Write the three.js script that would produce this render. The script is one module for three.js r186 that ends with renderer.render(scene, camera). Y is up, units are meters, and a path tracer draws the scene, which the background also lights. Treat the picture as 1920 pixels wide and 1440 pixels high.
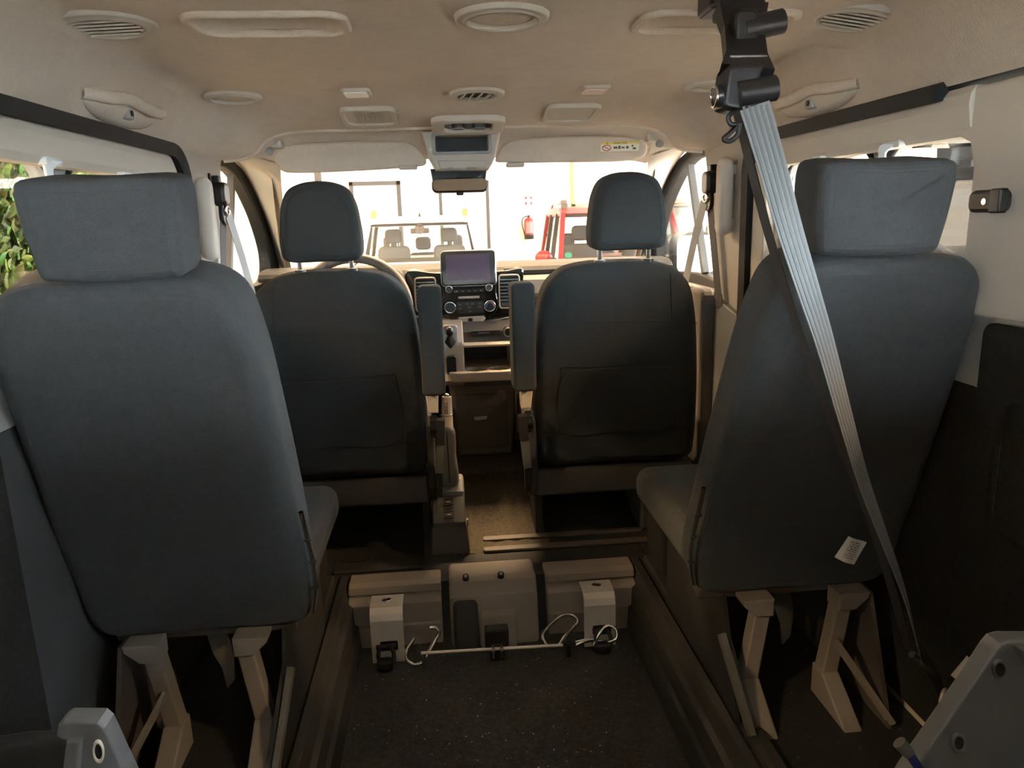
import * as THREE from 'three';
import { RoundedBoxGeometry } from 'three/addons/geometries/RoundedBoxGeometry.js';
import { mergeGeometries } from 'three/addons/utils/BufferGeometryUtils.js';
import { RectAreaLightUniformsLib } from 'three/addons/lights/RectAreaLightUniformsLib.js';

// ---------- camera, sky, exposure ----------
const scene = new THREE.Scene();
const camera = new THREE.PerspectiveCamera(2 * Math.atan(720 / 1390) * 180 / Math.PI, 4 / 3, 0.02, 100);
camera.position.set(-0.10, 1.0, 0);
camera.rotation.order = 'YXZ';
camera.rotation.set(-12.66 * Math.PI / 180, -5.0 * Math.PI / 180, -1.6 * Math.PI / 180);
scene.add(camera);
const renderer = new THREE.WebGLRenderer({ antialias: true });
renderer.toneMapping = THREE.LinearToneMapping;
renderer.toneMappingExposure = 4.3;
renderer.shadowMap.enabled = true;
RectAreaLightUniformsLib.init();
scene.background = new THREE.Color().setRGB(6.4, 7.0, 7.8);   // bright overcast daylight outside the glazed showroom
const LAMP = [12, 8.0, 4.4];                                  // warm showroom ceiling panels
const LAMP_INTENSITY = 4.5;

// ---------- helpers ----------
let seed = 7;
const rnd = () => { seed = (seed * 16807) % 2147483647; return seed / 2147483647; };
const V = (x, y, z) => new THREE.Vector3(x, y, z);
const lerp = (a, b, t) => a + (b - a) * t;
const clamp = (t) => Math.min(1, Math.max(0, t));
const bases = new WeakMap();
const used = new Map();
function numbered(n) { const k = used.get(n) || 0; used.set(n, k + 1); return k ? n + '_' + String(k).padStart(3, '0') : n; }
function prep(g) {
  g = g.index ? g.toNonIndexed() : g;
  for (const k of Object.keys(g.attributes)) if (!['position', 'normal', 'uv'].includes(k)) g.deleteAttribute(k);
  if (!g.attributes.normal) g.computeVertexNormals();
  const p = g.attributes.position, n = p.count, uv = new Float32Array(n * 2);
  const a = V(), b = V(), c = V(), f = V();
  for (let i = 0; i < n; i += 3) {
    a.fromBufferAttribute(p, i); b.fromBufferAttribute(p, i + 1); c.fromBufferAttribute(p, i + 2);
    f.copy(b).sub(a).cross(c.clone().sub(a));
    const ax = Math.abs(f.x), ay = Math.abs(f.y), az = Math.abs(f.z);
    for (let k = 0; k < 3; k++) {
      const x = p.getX(i + k), y = p.getY(i + k), z = p.getZ(i + k);
      const q = ax > ay && ax > az ? [z, y] : ay > az ? [x, z] : [x, y];
      uv[(i + k) * 2] = q[0]; uv[(i + k) * 2 + 1] = q[1];
    }
  }
  g.setAttribute('uv', new THREE.BufferAttribute(uv, 2));
  g.morphAttributes = {}; g.clearGroups();
  return g;
}
function obj(name, geos, mat, parent) {
  geos = (Array.isArray(geos) ? geos : [geos]).map(prep);
  const g = geos.length > 1 ? mergeGeometries(geos) : geos[0];
  const m = new THREE.Mesh(g, mat); m.castShadow = m.receiveShadow = true;
  if (parent) { const b = bases.get(parent); if (b) { g.translate(-b.x, -b.y, -b.z); bases.set(m, b); } m.name = name; parent.add(m); }
  else { m.name = numbered(name); scene.add(m); }
  return m;
}
function thing(name, label, category, [x, y, z], group) {
  const o = new THREE.Group(); o.name = numbered(name); o.position.set(x, y, z); bases.set(o, V(x, y, z));
  o.userData = { label, category }; if (group) o.userData.group = group;
  scene.add(o); return o;
}
function solo(name, label, category, geos, mat, group) { const m = obj(name, geos, mat); m.userData = { label, category }; if (group) m.userData.group = group; return m; }
function struct(name, geos, mat) { const m = obj(name, geos, mat); m.name = name; m.userData.kind = 'structure'; return m; }
function flip(g) { g = g.index ? g.toNonIndexed() : g; for (const k of ['position', 'normal', 'uv']) { const t = g.attributes[k]; if (!t) continue; const s = t.itemSize, a = t.array; for (let i = 0; i < a.length; i += 3 * s) for (let j = 0; j < s; j++) { const q = a[i + s + j]; a[i + s + j] = a[i + 2 * s + j]; a[i + 2 * s + j] = q; } } return g; }
function mapv(g, f) { const p = g.attributes.position; for (let i = 0; i < p.count; i++) { const r = f(p.getX(i), p.getY(i), p.getZ(i)); p.setXYZ(i, r[0], r[1], r[2]); } g.computeVertexNormals(); return g; }
// shape (a,b) extruded from k0 to k1; axis 'z': (x,y)->z; 'x': (z,y)->x; 'y': (x,z)->y
function ext(pts, k0, k1, { bevel = 0, seg = 3, axis = 'z', holes = [] } = {}) {
  const s = new THREE.Shape(pts.map((p) => new THREE.Vector2(p[0], p[1])));
  for (const h of holes) s.holes.push(new THREE.Path(h.map((p) => new THREE.Vector2(p[0], p[1]))));
  let g = new THREE.ExtrudeGeometry(s, { depth: Math.abs(k1 - k0) - 2 * bevel, bevelEnabled: bevel > 0, bevelSize: bevel, bevelThickness: bevel, bevelOffset: -bevel, bevelSegments: seg, curveSegments: 8 });
  g.translate(0, 0, Math.min(k0, k1) + bevel);
  if (axis !== 'z') {
    for (const k of ['position', 'normal']) { const t = g.attributes[k]; for (let i = 0; i < t.count; i++) { const a = t.getX(i), b = t.getY(i), c = t.getZ(i); if (axis === 'x') t.setXYZ(i, c, b, a); else t.setXYZ(i, a, c, b); } }
    g = flip(g);
  }
  return g;
}
function rr(x0, y0, x1, y1, r, n = 5) {
  const o = [], lo = [Math.min(x0, x1), Math.min(y0, y1)], hi = [Math.max(x0, x1), Math.max(y0, y1)];
  r = Math.min(r, (hi[0] - lo[0]) / 2 - 1e-4, (hi[1] - lo[1]) / 2 - 1e-4);
  for (const [cx, cy, a] of [[hi[0] - r, lo[1] + r, -90], [hi[0] - r, hi[1] - r, 0], [lo[0] + r, hi[1] - r, 90], [lo[0] + r, lo[1] + r, 180]])
    for (let i = 0; i <= n; i++) { const t = (a + 90 * i / n) * Math.PI / 180; o.push([cx + r * Math.cos(t), cy + r * Math.sin(t)]); }
  return o;
}
function spl(pts, n = 40, closed = true) { return new THREE.CatmullRomCurve3(pts.map((p) => V(p[0], p[1], p[2] || 0)), closed, 'centripetal').getPoints(n).slice(0, closed ? n : n + 1).map((p) => [p.x, p.y, p.z]); }
function box(x0, x1, y0, y1, z0, z1, r = 0.004, seg = 2) {
  const w = Math.abs(x1 - x0), h = Math.abs(y1 - y0), d = Math.abs(z1 - z0);
  const g = r > 0 ? new RoundedBoxGeometry(w, h, d, seg, Math.min(r, w / 2.01, h / 2.01, d / 2.01)) : new THREE.BoxGeometry(w, h, d);
  return g.translate((x0 + x1) / 2, (y0 + y1) / 2, (z0 + z1) / 2);
}
function tube(pts, r, { n = 0, closed = false, rs = 8 } = {}) { return new THREE.TubeGeometry(new THREE.CatmullRomCurve3(pts.map((p) => V(...p)), closed, 'centripetal'), n || pts.length * 6, r, rs, closed); }
function rod(a, b, r, r2 = r, n = 14) {
  const A = V(...a), B = V(...b), d = B.clone().sub(A), g = new THREE.CylinderGeometry(r2, r, d.length(), n);
  g.applyQuaternion(new THREE.Quaternion().setFromUnitVectors(V(0, 1, 0), d.clone().normalize()));
  const m = A.add(B).multiplyScalar(0.5); return g.translate(m.x, m.y, m.z);
}
// prismatic bar of rectangular section from a to b; u = width direction
function bar(a, b, w, t, u = [1, 0, 0]) { return ribbon([a, b], w, t, () => u); }
function ribbon(pts, w, t, dir) {
  const n = pts.length, pos = [], P = pts.map((p) => V(...p));
  const rings = P.map((p, i) => {
    const T = (i === 0 ? P[1].clone().sub(P[0]) : i === n - 1 ? P[n - 1].clone().sub(P[n - 2]) : P[i + 1].clone().sub(P[i - 1])).normalize();
    const U = V(...dir(i / (n - 1))); U.addScaledVector(T, -U.dot(T)).normalize(); const N = T.clone().cross(U);
    const ww = (typeof w === 'function' ? w(i / (n - 1)) : w) / 2, tt = (typeof t === 'function' ? t(i / (n - 1)) : t) / 2;
    return [[1, 1], [-1, 1], [-1, -1], [1, -1]].map(([a, b]) => p.clone().addScaledVector(U, a * ww).addScaledVector(N, b * tt));
  });
  const quad = (a, b, c, d) => { for (const q of [a, b, c, a, c, d]) pos.push(q.x, q.y, q.z); };
  for (let i = 0; i < n - 1; i++) for (let k = 0; k < 4; k++) quad(rings[i][k], rings[i][(k + 1) % 4], rings[i + 1][(k + 1) % 4], rings[i + 1][k]);
  quad(rings[0][3], rings[0][2], rings[0][1], rings[0][0]); quad(...rings[n - 1]);
  const g = new THREE.BufferGeometry(); g.setAttribute('position', new THREE.Float32BufferAttribute(pos, 3)); g.computeVertexNormals(); return g;
}
// smooth sheet from f(u,v) with nu x nv cells; skip(u,v) leaves a cell out; th > 0 adds a second skin along dir
function sheet(f, nu, nv, skip) {
  const pos = [], idx = [];
  for (let j = 0; j <= nv; j++) for (let i = 0; i <= nu; i++) pos.push(...f(i / nu, j / nv));
  for (let j = 0; j < nv; j++) for (let i = 0; i < nu; i++) {
    if (skip && skip((i + 0.5) / nu, (j + 0.5) / nv)) continue;
    const a = j * (nu + 1) + i; idx.push(a, a + 1, a + nu + 2, a, a + nu + 2, a + nu + 1);
  }
  const g = new THREE.BufferGeometry(); g.setAttribute('position', new THREE.Float32BufferAttribute(pos, 3)); g.setIndex(idx); g.computeVertexNormals(); return g;
}
const lathe = (prof, n = 32) => new THREE.LatheGeometry(prof.map((p) => new THREE.Vector2(p[0], p[1])), n);
function rotX(g, a, y, z) { return g.translate(0, -y, -z).rotateX(a).translate(0, y, z); }
function loop2(pts, r, map, rs = 6) { return new THREE.TubeGeometry(new THREE.CatmullRomCurve3(pts.map((p) => V(...map(p))), true), pts.length * 2, r, rs, true); }

// ---------- procedural textures ----------
function tex(size, f, color = true) {
  const d = new Uint8Array(size * size * 4);
  for (let y = 0; y < size; y++) for (let x = 0; x < size; x++) { const c = f(x / size, y / size, x, y), i = (y * size + x) * 4; d[i] = c[0] * 255; d[i + 1] = c[1] * 255; d[i + 2] = c[2] * 255; d[i + 3] = 255; }
  const t = new THREE.DataTexture(d, size, size); t.wrapS = t.wrapT = THREE.RepeatWrapping; t.magFilter = THREE.LinearFilter; t.minFilter = THREE.LinearMipmapLinearFilter; t.generateMipmaps = true;
  if (color) t.colorSpace = THREE.SRGBColorSpace; t.needsUpdate = true; return t;
}
function grid(n) { const a = new Float32Array(n * n); for (let i = 0; i < n * n; i++) a[i] = rnd(); return (u, v) => { const x = u * n, y = v * n, i = Math.floor(x), j = Math.floor(y), s = (t) => t * t * (3 - 2 * t), fx = s(x - i), fy = s(y - j), q = (p, r) => a[((r % n) + n) % n * n + ((p % n) + n) % n]; return lerp(lerp(q(i, j), q(i + 1, j), fx), lerp(q(i, j + 1), q(i + 1, j + 1), fx), fy); }; }
const gA = grid(8), gB = grid(32), gC = grid(128), gD = grid(256);
const cloud = (u, v) => gA(u, v) * 0.4 + gB(u, v) * 0.3 + gC(u, v) * 0.3;
const fine = tex(256, (u, v) => { const c = 0.6 * gD(u, v) + 0.4 * gC(u, v); return [c, c, c]; }, false);
const weave = tex(256, (u, v, x, y) => { const c = 0.45 + 0.25 * (((x >> 1) + (y >> 1)) % 2) + 0.3 * rnd() * gC(u, v); return [c, c, c]; }, false);
const mottle = tex(256, (u, v) => { const c = 0.93 + 0.07 * cloud(u, v); return [c, c, c]; });
const fabricCol = tex(256, (u, v, x, y) => { const c = 0.84 + 0.05 * gB(u, v) + 0.11 * rnd(); return [c, c, c]; });
const dots = new Map(); for (let i = 0; i < 420; i++) { const x = Math.floor(rnd() * 511), y = Math.floor(rnd() * 511), s = 0.45 + 0.55 * rnd(); for (const [a, b] of [[0, 0], [1, 0], [0, 1], [1, 1]].slice(0, 1 + Math.floor(rnd() * 4))) dots.set((y + b) * 512 + x + a, s); }
const speck = tex(512, (u, v, x, y) => { const s = dots.get(y * 512 + x); if (s) return [s, s * 0.97, s * 0.9]; const c = 0.22 + 0.08 * gC(u, v) + 0.05 * gA(u, v); return [c, c * 0.97, c * 0.93]; });
const pile = tex(256, (u, v) => { const c = 0.62 + 0.38 * (0.5 * gD(u, v) + 0.5 * gB(u, v)); return [c, c * 0.96, c * 0.9]; });
const ribTex = tex(64, (u) => { const c = 0.5 + 0.5 * Math.cos(u * Math.PI * 2); return [c, c, c]; }, false);
function rep(t, p) { const c = t.clone(); c.repeat.set(1 / p, 1 / p); c.needsUpdate = true; return c; }
const lin = (r, g, b) => new THREE.Color().setRGB(r, g, b);
function M(c, rough, o = {}) { return new THREE.MeshStandardMaterial({ color: lin(...c), roughness: rough, side: THREE.DoubleSide, ...o }); }
const bumpFine = rep(fine, 0.12), bumpWeave = rep(weave, 0.10), colFabric = rep(fabricCol, 0.35), colMottle = rep(mottle, 0.5);
const bumpFelt = rep(fine, 0.2);
const mat = {
  headliner: M([0.73, 0.61, 0.495], 0.95, { bumpMap: bumpFelt, bumpScale: 0.0008, map: colMottle }),
  trim: M([0.60, 0.53, 0.45], 0.7, { bumpMap: bumpFine, bumpScale: 0.0003 }),
  trimGrey: M([0.34, 0.335, 0.32], 0.6, { bumpMap: bumpFine, bumpScale: 0.0003 }),
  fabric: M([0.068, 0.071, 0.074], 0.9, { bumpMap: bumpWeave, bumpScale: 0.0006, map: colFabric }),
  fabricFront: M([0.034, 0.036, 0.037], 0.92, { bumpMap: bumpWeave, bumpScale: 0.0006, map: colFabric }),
  seam: M([0.02, 0.02, 0.02], 0.9),
  black: M([0.012, 0.012, 0.012], 0.55, { bumpMap: bumpFine, bumpScale: 0.0003 }),
  rubber: M([0.012, 0.012, 0.013], 0.7),
  gloss: new THREE.MeshPhysicalMaterial({ color: lin(0.008, 0.008, 0.008), roughness: 0.12, clearcoat: 1, clearcoatRoughness: 0.05, side: THREE.DoubleSide }),
  dark: M([0.035, 0.033, 0.031], 0.6, { bumpMap: bumpFine, bumpScale: 0.0004 }),
  grey: M([0.10, 0.098, 0.094], 0.6, { bumpMap: bumpFine, bumpScale: 0.0004 }),
  console: M([0.50, 0.415, 0.33], 0.5, { bumpMap: bumpFine, bumpScale: 0.0003 }),
  brown: M([0.085, 0.07, 0.06], 0.6, { bumpMap: bumpFine, bumpScale: 0.0004 }),
  tray: M([0.28, 0.23, 0.19], 0.55, { bumpMap: bumpFine, bumpScale: 0.0004 }),
  leg: M([0.24, 0.208, 0.18], 0.5, { bumpMap: bumpFine, bumpScale: 0.0004 }),
  floor: M([0.85, 0.83, 0.80], 0.85, { map: rep(speck, 0.8), bumpMap: rep(fine, 0.15), bumpScale: 0.001 }),
  vinyl: M([0.24, 0.235, 0.23], 0.85, { map: rep(speck, 0.8), bumpMap: rep(fine, 0.15), bumpScale: 0.001 }),
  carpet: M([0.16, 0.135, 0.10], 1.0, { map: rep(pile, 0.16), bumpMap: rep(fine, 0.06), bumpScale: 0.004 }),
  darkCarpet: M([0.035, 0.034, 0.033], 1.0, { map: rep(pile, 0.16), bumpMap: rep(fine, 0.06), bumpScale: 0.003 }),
  steel: M([0.86, 0.77, 0.67], 0.55, { metalness: 0.6 }),
  chrome: M([0.75, 0.74, 0.72], 0.12, { metalness: 1 }),
  silver: M([0.45, 0.44, 0.43], 0.35, { metalness: 0.7 }),
  bracket: M([0.18, 0.183, 0.19], 0.45, { metalness: 0.3, bumpMap: bumpFine, bumpScale: 0.0003 }),
  belt: M([0.22, 0.222, 0.226], 0.55),
  beltDark: M([0.05, 0.04, 0.038], 0.7),
  beltRib: M([0.15, 0.152, 0.157], 0.5),
  blackShiny: M([0.018, 0.016, 0.017], 0.35),
  white: M([0.75, 0.74, 0.72], 0.6),
  clip: M([0.66, 0.67, 0.66], 0.4),
  glass: new THREE.MeshPhysicalMaterial({ color: lin(0.95, 0.97, 0.96), roughness: 0, transmission: 1, thickness: 0, ior: 1.5, side: THREE.DoubleSide }),
  dashTan: M([0.30, 0.255, 0.21], 0.55, { bumpMap: bumpFine, bumpScale: 0.0003 }),
  consoleLow: M([0.16, 0.132, 0.11], 0.55, { bumpMap: bumpFine, bumpScale: 0.0003 }),
  binFlap: M([0.10, 0.084, 0.07], 0.6, { bumpMap: bumpFine, bumpScale: 0.0003 }),
  sideCard: M([0.065, 0.066, 0.068], 0.7, { bumpMap: bumpFine, bumpScale: 0.0003 }),
  pillarTrim: M([0.42, 0.37, 0.31], 0.7, { bumpMap: bumpFine, bumpScale: 0.0003 }),
  pillarLow: M([0.17, 0.17, 0.155], 0.6, { bumpMap: bumpFine, bumpScale: 0.0003 }),
  dimMirror: M([0.78, 0.76, 0.70], 0.02, { metalness: 1 }),
  lens: M([0.80, 0.79, 0.76], 0.3),
  mirror: M([0.85, 0.85, 0.85], 0.02, { metalness: 1 }),
  paper: M([0.78, 0.75, 0.70], 0.8),
};
// ---------- the showroom ----------
const GY = -0.62;
const wallPaint = M([0.84, 0.82, 0.77], 0.9, { map: rep(mottle, 2) });
struct('floor_showroom', box(-8, 7.05, GY - 0.2, GY, -15.4, 10, 0), M([0.58, 0.55, 0.50], 0.35, { map: rep(mottle, 1.5) }));
struct('wall_front', box(-8, 7.05, GY, 4.4, -15.4, -15, 0), wallPaint);
struct('wall_back_showroom', box(-8, 7.05, 1.85, 4.4, 10, 10.3, 0), M([0.16, 0.155, 0.15], 0.8));  // unseen back wall, dark and cut at this height to shape the daylight
struct('ground_outside', [box(-30, 40, GY - 0.25, GY - 0.05, 10.3, 45, 0), box(7.05, 40, GY - 0.25, GY - 0.05, -30, 10.3, 0)], M([0.30, 0.29, 0.28], 0.9));
struct('wall_left_showroom', box(-8.3, -8, GY, 4.4, -15.4, 10, 0), wallPaint);
struct('ceiling_showroom', box(-8.3, 7.05, 4.2, 4.5, -15.4, 10, 0), M([0.62, 0.62, 0.60], 0.9));
// glazed front on the right: mullions and panes, daylight comes in between them
{
  const fr = M([0.10, 0.10, 0.11], 0.5, { metalness: 0.4 });
  const g = [];
  for (let z = -14; z <= 10; z += 3) g.push(box(6.9, 7.05, GY, 4.2, z - 0.06, z + 0.06, 0.01));
  g.push(box(6.9, 7.05, GY, GY + 0.12, -15, 10, 0.01), box(6.9, 7.05, 2.9, 3.02, -15, 10, 0.01));
  for (let x = -8; x <= 7; x += 2.5) g.push(box(x - 0.05, x + 0.05, GY, 1.85, 10.05, 10.2, 0.01));
  const w1 = struct('window_showroom', g, fr);
  obj('pane', box(-8, 7.05, GY, 1.85, 10.12, 10.13, 0), mat.glass, w1);
  obj('pane', box(6.96, 6.97, GY + 0.1, 4.2, -15, 10, 0), mat.glass, w1);
}
// ceiling joists, seen through the rear quarter window
for (let i = 0; i < 12; i++) struct('trim_joist_' + (i + 1), box(-8, 6.9, 3.98, 4.2, -13.2 + i * 1.9, -13.05 + i * 1.9, 0.01), M([0.55, 0.55, 0.53], 0.7));
// warm ceiling panels
{
  const lampMat = new THREE.MeshStandardMaterial({ color: 0xffffff, emissive: lin(LAMP[0] / 12, LAMP[1] / 12, LAMP[2] / 12), emissiveIntensity: 6 });
  [[-12.5, -3.6], [-12.5, 4.0], [-7.6, -3.6], [-4.1, -3.8], [-4.1, 0.1], [-4.1, 3.8], [-0.6, -5.2], [-0.6, 5.0], [2.6, -5.2], [2.6, 5.0]].forEach(([z, x]) => {
    const i = [-12.5, -7.6, -4.1, -0.6, 2.6].indexOf(z), k = x < -1 ? 0 : x > 1 ? 2 : 1, names = ['against the far wall', 'over the parked cars', 'just ahead of the van', 'beside the van', 'behind the van'];
    const t = thing('ceiling_light', 'long warm ceiling light panel ' + names[i] + ', ' + ['left', 'middle', 'right'][k] + ' of its row', 'ceiling light', [x, 3.9, z], 'showroom ceiling lights');
    obj('housing', box(x - 0.9, x + 0.9, 3.9, 3.98, z - 0.26, z + 0.26, 0.01), mat.white, t);
    obj('diffuser', box(x - 0.86, x + 0.86, 3.885, 3.9, z - 0.22, z + 0.22, 0.003), lampMat, t);
    const l = new THREE.RectAreaLight(lin(LAMP[0] / 12, LAMP[1] / 12, LAMP[2] / 12), 12 * LAMP_INTENSITY, 1.72, 0.44);
    l.position.set(x, 3.87, z); l.rotation.x = -Math.PI / 2; l.castShadow = true; scene.add(l);
  });
}

// ---------- the van: headliner, walls, floor ----------
const YC = [[0.8, 1.335], [-1.4, 1.335], [-2.0, 1.318], [-2.25, 1.302], [-2.45, 1.282], [-2.7, 1.25]];
function yc(z) { for (let i = 0; i < YC.length - 1; i++) if (z <= YC[i][0] && z >= YC[i + 1][0]) return lerp(YC[i][1], YC[i + 1][1], (YC[i][0] - z) / (YC[i][0] - YC[i + 1][0])); return 1.335; }
const FY = [[0, 1.283], [0.50, 1.279], [0.56, 1.274], [0.605, 1.262], [0.632, 1.245], [0.648, 1.226], [0.665, 1.211], [0.70, 1.20], [0.78, 1.194]];
function frontY(x) { for (let i = 0; i < FY.length - 1; i++) if (x <= FY[i + 1][0]) { const t = (x - FY[i][0]) / (FY[i + 1][0] - FY[i][0]); return lerp(FY[i][1], FY[i + 1][1], t); } return 1.194; }
function ceilY(x, z) { const t = Math.abs(x) / 0.765, ts = 0.86, u = clamp((t - ts) / (1 - ts)), sm = u * u * (1.6 - 0.6 * u), w = clamp((-2.08 - z) / 0.34), ww = w * w * (3 - 2 * w); return lerp(lerp(yc(z), 1.197, sm), frontY(Math.abs(x)), ww); }
const trays = [[-0.512, -0.240, -1.475, -1.325], [0.262, 0.55, -1.475, -1.325]];
{
  const Z0 = 0.6, Z1 = -2.45, NX = 102, NZ = 200;
  const hl = struct('ceiling', sheet((u, v) => { const x = lerp(-0.77, 0.77, u), z = lerp(Z0, Z1, v); return [x, ceilY(x, z), z]; }, NX, NZ, (u, v) => { const x = lerp(-0.77, 0.77, u), z = lerp(Z0, Z1, v); return trays.some(([a, b, c, d]) => Math.abs((x - (a + b) / 2) / ((b - a) / 2 - 0.008)) ** 5 + Math.abs((z - (c + d) / 2) / ((d - c) / 2 - 0.008)) ** 5 < 1); }), mat.headliner);
  struct('roof', box(-0.9, 0.9, 1.42, 1.47, -2.62, 0.66, 0.01), M([0.5, 0.5, 0.5], 0.4));
  // front roof panel between the headliner and the top of the windscreen
  const fx = (x) => [x, ceilY(x, -2.45), -2.45];
  struct('trim_1', [sheet((u, v) => { const x = lerp(-0.77, 0.77, u), a = fx(x), xe = x * 0.80, b = [xe, 1.205 - 0.035 * (x / 0.77) ** 4, -2.62]; const s = Math.sin(v * Math.PI) * 0.03; return [lerp(a[0], b[0], v), lerp(a[1], b[1], v) + s, lerp(a[2], b[2], v)]; }, 60, 8), box(-0.64, 0.64, 1.20, 1.44, -2.64, -2.61, 0.004)], mat.headliner);
  // moulded front lip of the headliner
  const lip = []; for (let i = 0; i <= 60; i++) { const x = lerp(-0.755, 0.755, i / 60); lip.push([x, ceilY(x, -2.45) - 0.002, -2.445]); }
  struct('trim_2', tube(lip, 0.007, { n: 160, rs: 8 }), mat.headliner);
}
function sideWall(s) {
  const S = s < 0 ? 'left' : 'right', X = (a) => s * a;
  const inHole = rr(-1.965, 0.86, -1.185, 1.118, 0.07, 8), inHoleC = rr(-0.86, 0.86, 0.15, 1.11, 0.07, 8);
  const out = [[0.55, -0.25], [0.55, 1.19], ...rr(-2.06, 1.0, -1.8, 1.186, 0.09, 6).filter(([a, b]) => a < -1.9 && b > 1.05), [-2.06, -0.25]];
  const wall = struct('wall_' + S, ext(out, X(0.798), X(0.814), { bevel: 0.006, axis: 'x', holes: [inHole.slice().reverse(), inHoleC.slice().reverse()] }), mat.trim);
  // beam above the windows and the front post of the door frame
  obj('window_beam', ext([[0.766, 1.178], [0.764, 1.16], [0.770, 1.125], [0.780, 1.112], [0.80, 1.110], [0.80, 1.19], [0.775, 1.19]].map(([x, y]) => [X(x), y]), -1.99, s < 0 ? 0.5 : -1.20, { bevel: 0.003 }), mat.trim, wall);
  obj('front_post', ext([...rr(-2.062, 1.0, -1.8, 1.186, 0.085, 6).filter(([a, b]) => a < -1.9 && b > 1.05), [-2.062, 0.70], [-1.985, 0.70], [-1.975, 1.06], [-1.95, 1.11], [-1.90, 1.118], [-1.90, 1.186]], X(0.768), X(0.80), { bevel: 0.008, axis: 'x' }), mat.trim, wall);
  if (s > 0) obj('rear_post', ext([[-1.19, 0.82], [-1.19, 1.06], [-1.205, 1.10], [-1.25, 1.118], [-1.29, 1.186], [0.5, 1.20], [0.5, 1.13], [-0.9, 1.12], [-0.9, 0.82]], X(0.772), X(0.80), { bevel: 0.008, axis: 'x' }), mat.trim, wall);
  const hA = rr(-1.50, 0.885, -1.205, 1.125, 0.05, 8), hB = rr(-1.955, 0.885, -1.545, 1.125, 0.05, 8), hC = rr(-0.84, 0.88, 0.13, 1.10, 0.05, 8);
  obj('outer_panel', ext([[0.6, -0.3], [0.6, 1.43], [-2.30, 1.43], [-2.30, -0.3]], X(0.812), X(0.852), { axis: 'x', holes: [hA, hB, hC].map((h) => h.slice().reverse()) }), mat.trimGrey, wall);
  for (const h of [hA, hB, hC]) obj('window_rubber', loop2(h, 0.009, ([z, y]) => [X(0.814), y, z]), mat.rubber, wall);
  [hA, hB, hC].forEach((h, i) => struct('window_' + (i + 1 + (s > 0 ? 3 : 0)), ext(h, X(0.829), X(0.833), { axis: 'x' }), mat.glass));
  // door cards below the windows
  obj('door_card', ext(rr(-2.05, 0.66, -1.13, 0.845, 0.03), X(0.790), X(0.80), { bevel: 0.004, axis: 'x' }), mat.trimGrey, wall);
  obj('lower_door_card', ext(rr(-2.05, 0.02, -1.12, 0.70, 0.03), X(0.789), X(0.80), { bevel: 0.004, axis: 'x' }), s < 0 ? mat.sideCard : mat.darkCarpet, wall);
  obj('rear_card', ext(rr(-1.115, 0.02, 0.4, 0.815, 0.02), X(0.764), X(0.778), { bevel: 0.004, axis: 'x', holes: [rr(-1.06, 0.48, -0.75, 0.70, 0.035).reverse()] }), mat.darkCarpet, wall);
  obj('pocket_back', box(X(0.776), X(0.788), 0.02, 0.81, -1.11, 0.4, 0), mat.darkCarpet, wall);
  // black door seal: along the top of the door, then down its front edge
  const z0 = s < 0 ? 0.3 : -1.27, path = [[X(0.760), 1.189, z0], [X(0.760), 1.190, -1.6], [X(0.760), 1.190, -1.98]];
  for (let i = 1; i <= 8; i++) { const a = i / 8 * Math.PI / 2; path.push([X(0.762), 1.10 + 0.09 * Math.cos(a), -1.99 - 0.09 * Math.sin(a)]); }
  path.push([X(0.765), 0.8, -2.082], [X(0.765), 0.2, -2.082]);
  struct('trim_' + (s < 0 ? 5 : 6), ribbon(path, 0.026, 0.03, () => [s, 0.25, -0.2]), mat.rubber);
  return wall;
}
sideWall(-1); sideWall(1);
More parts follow.
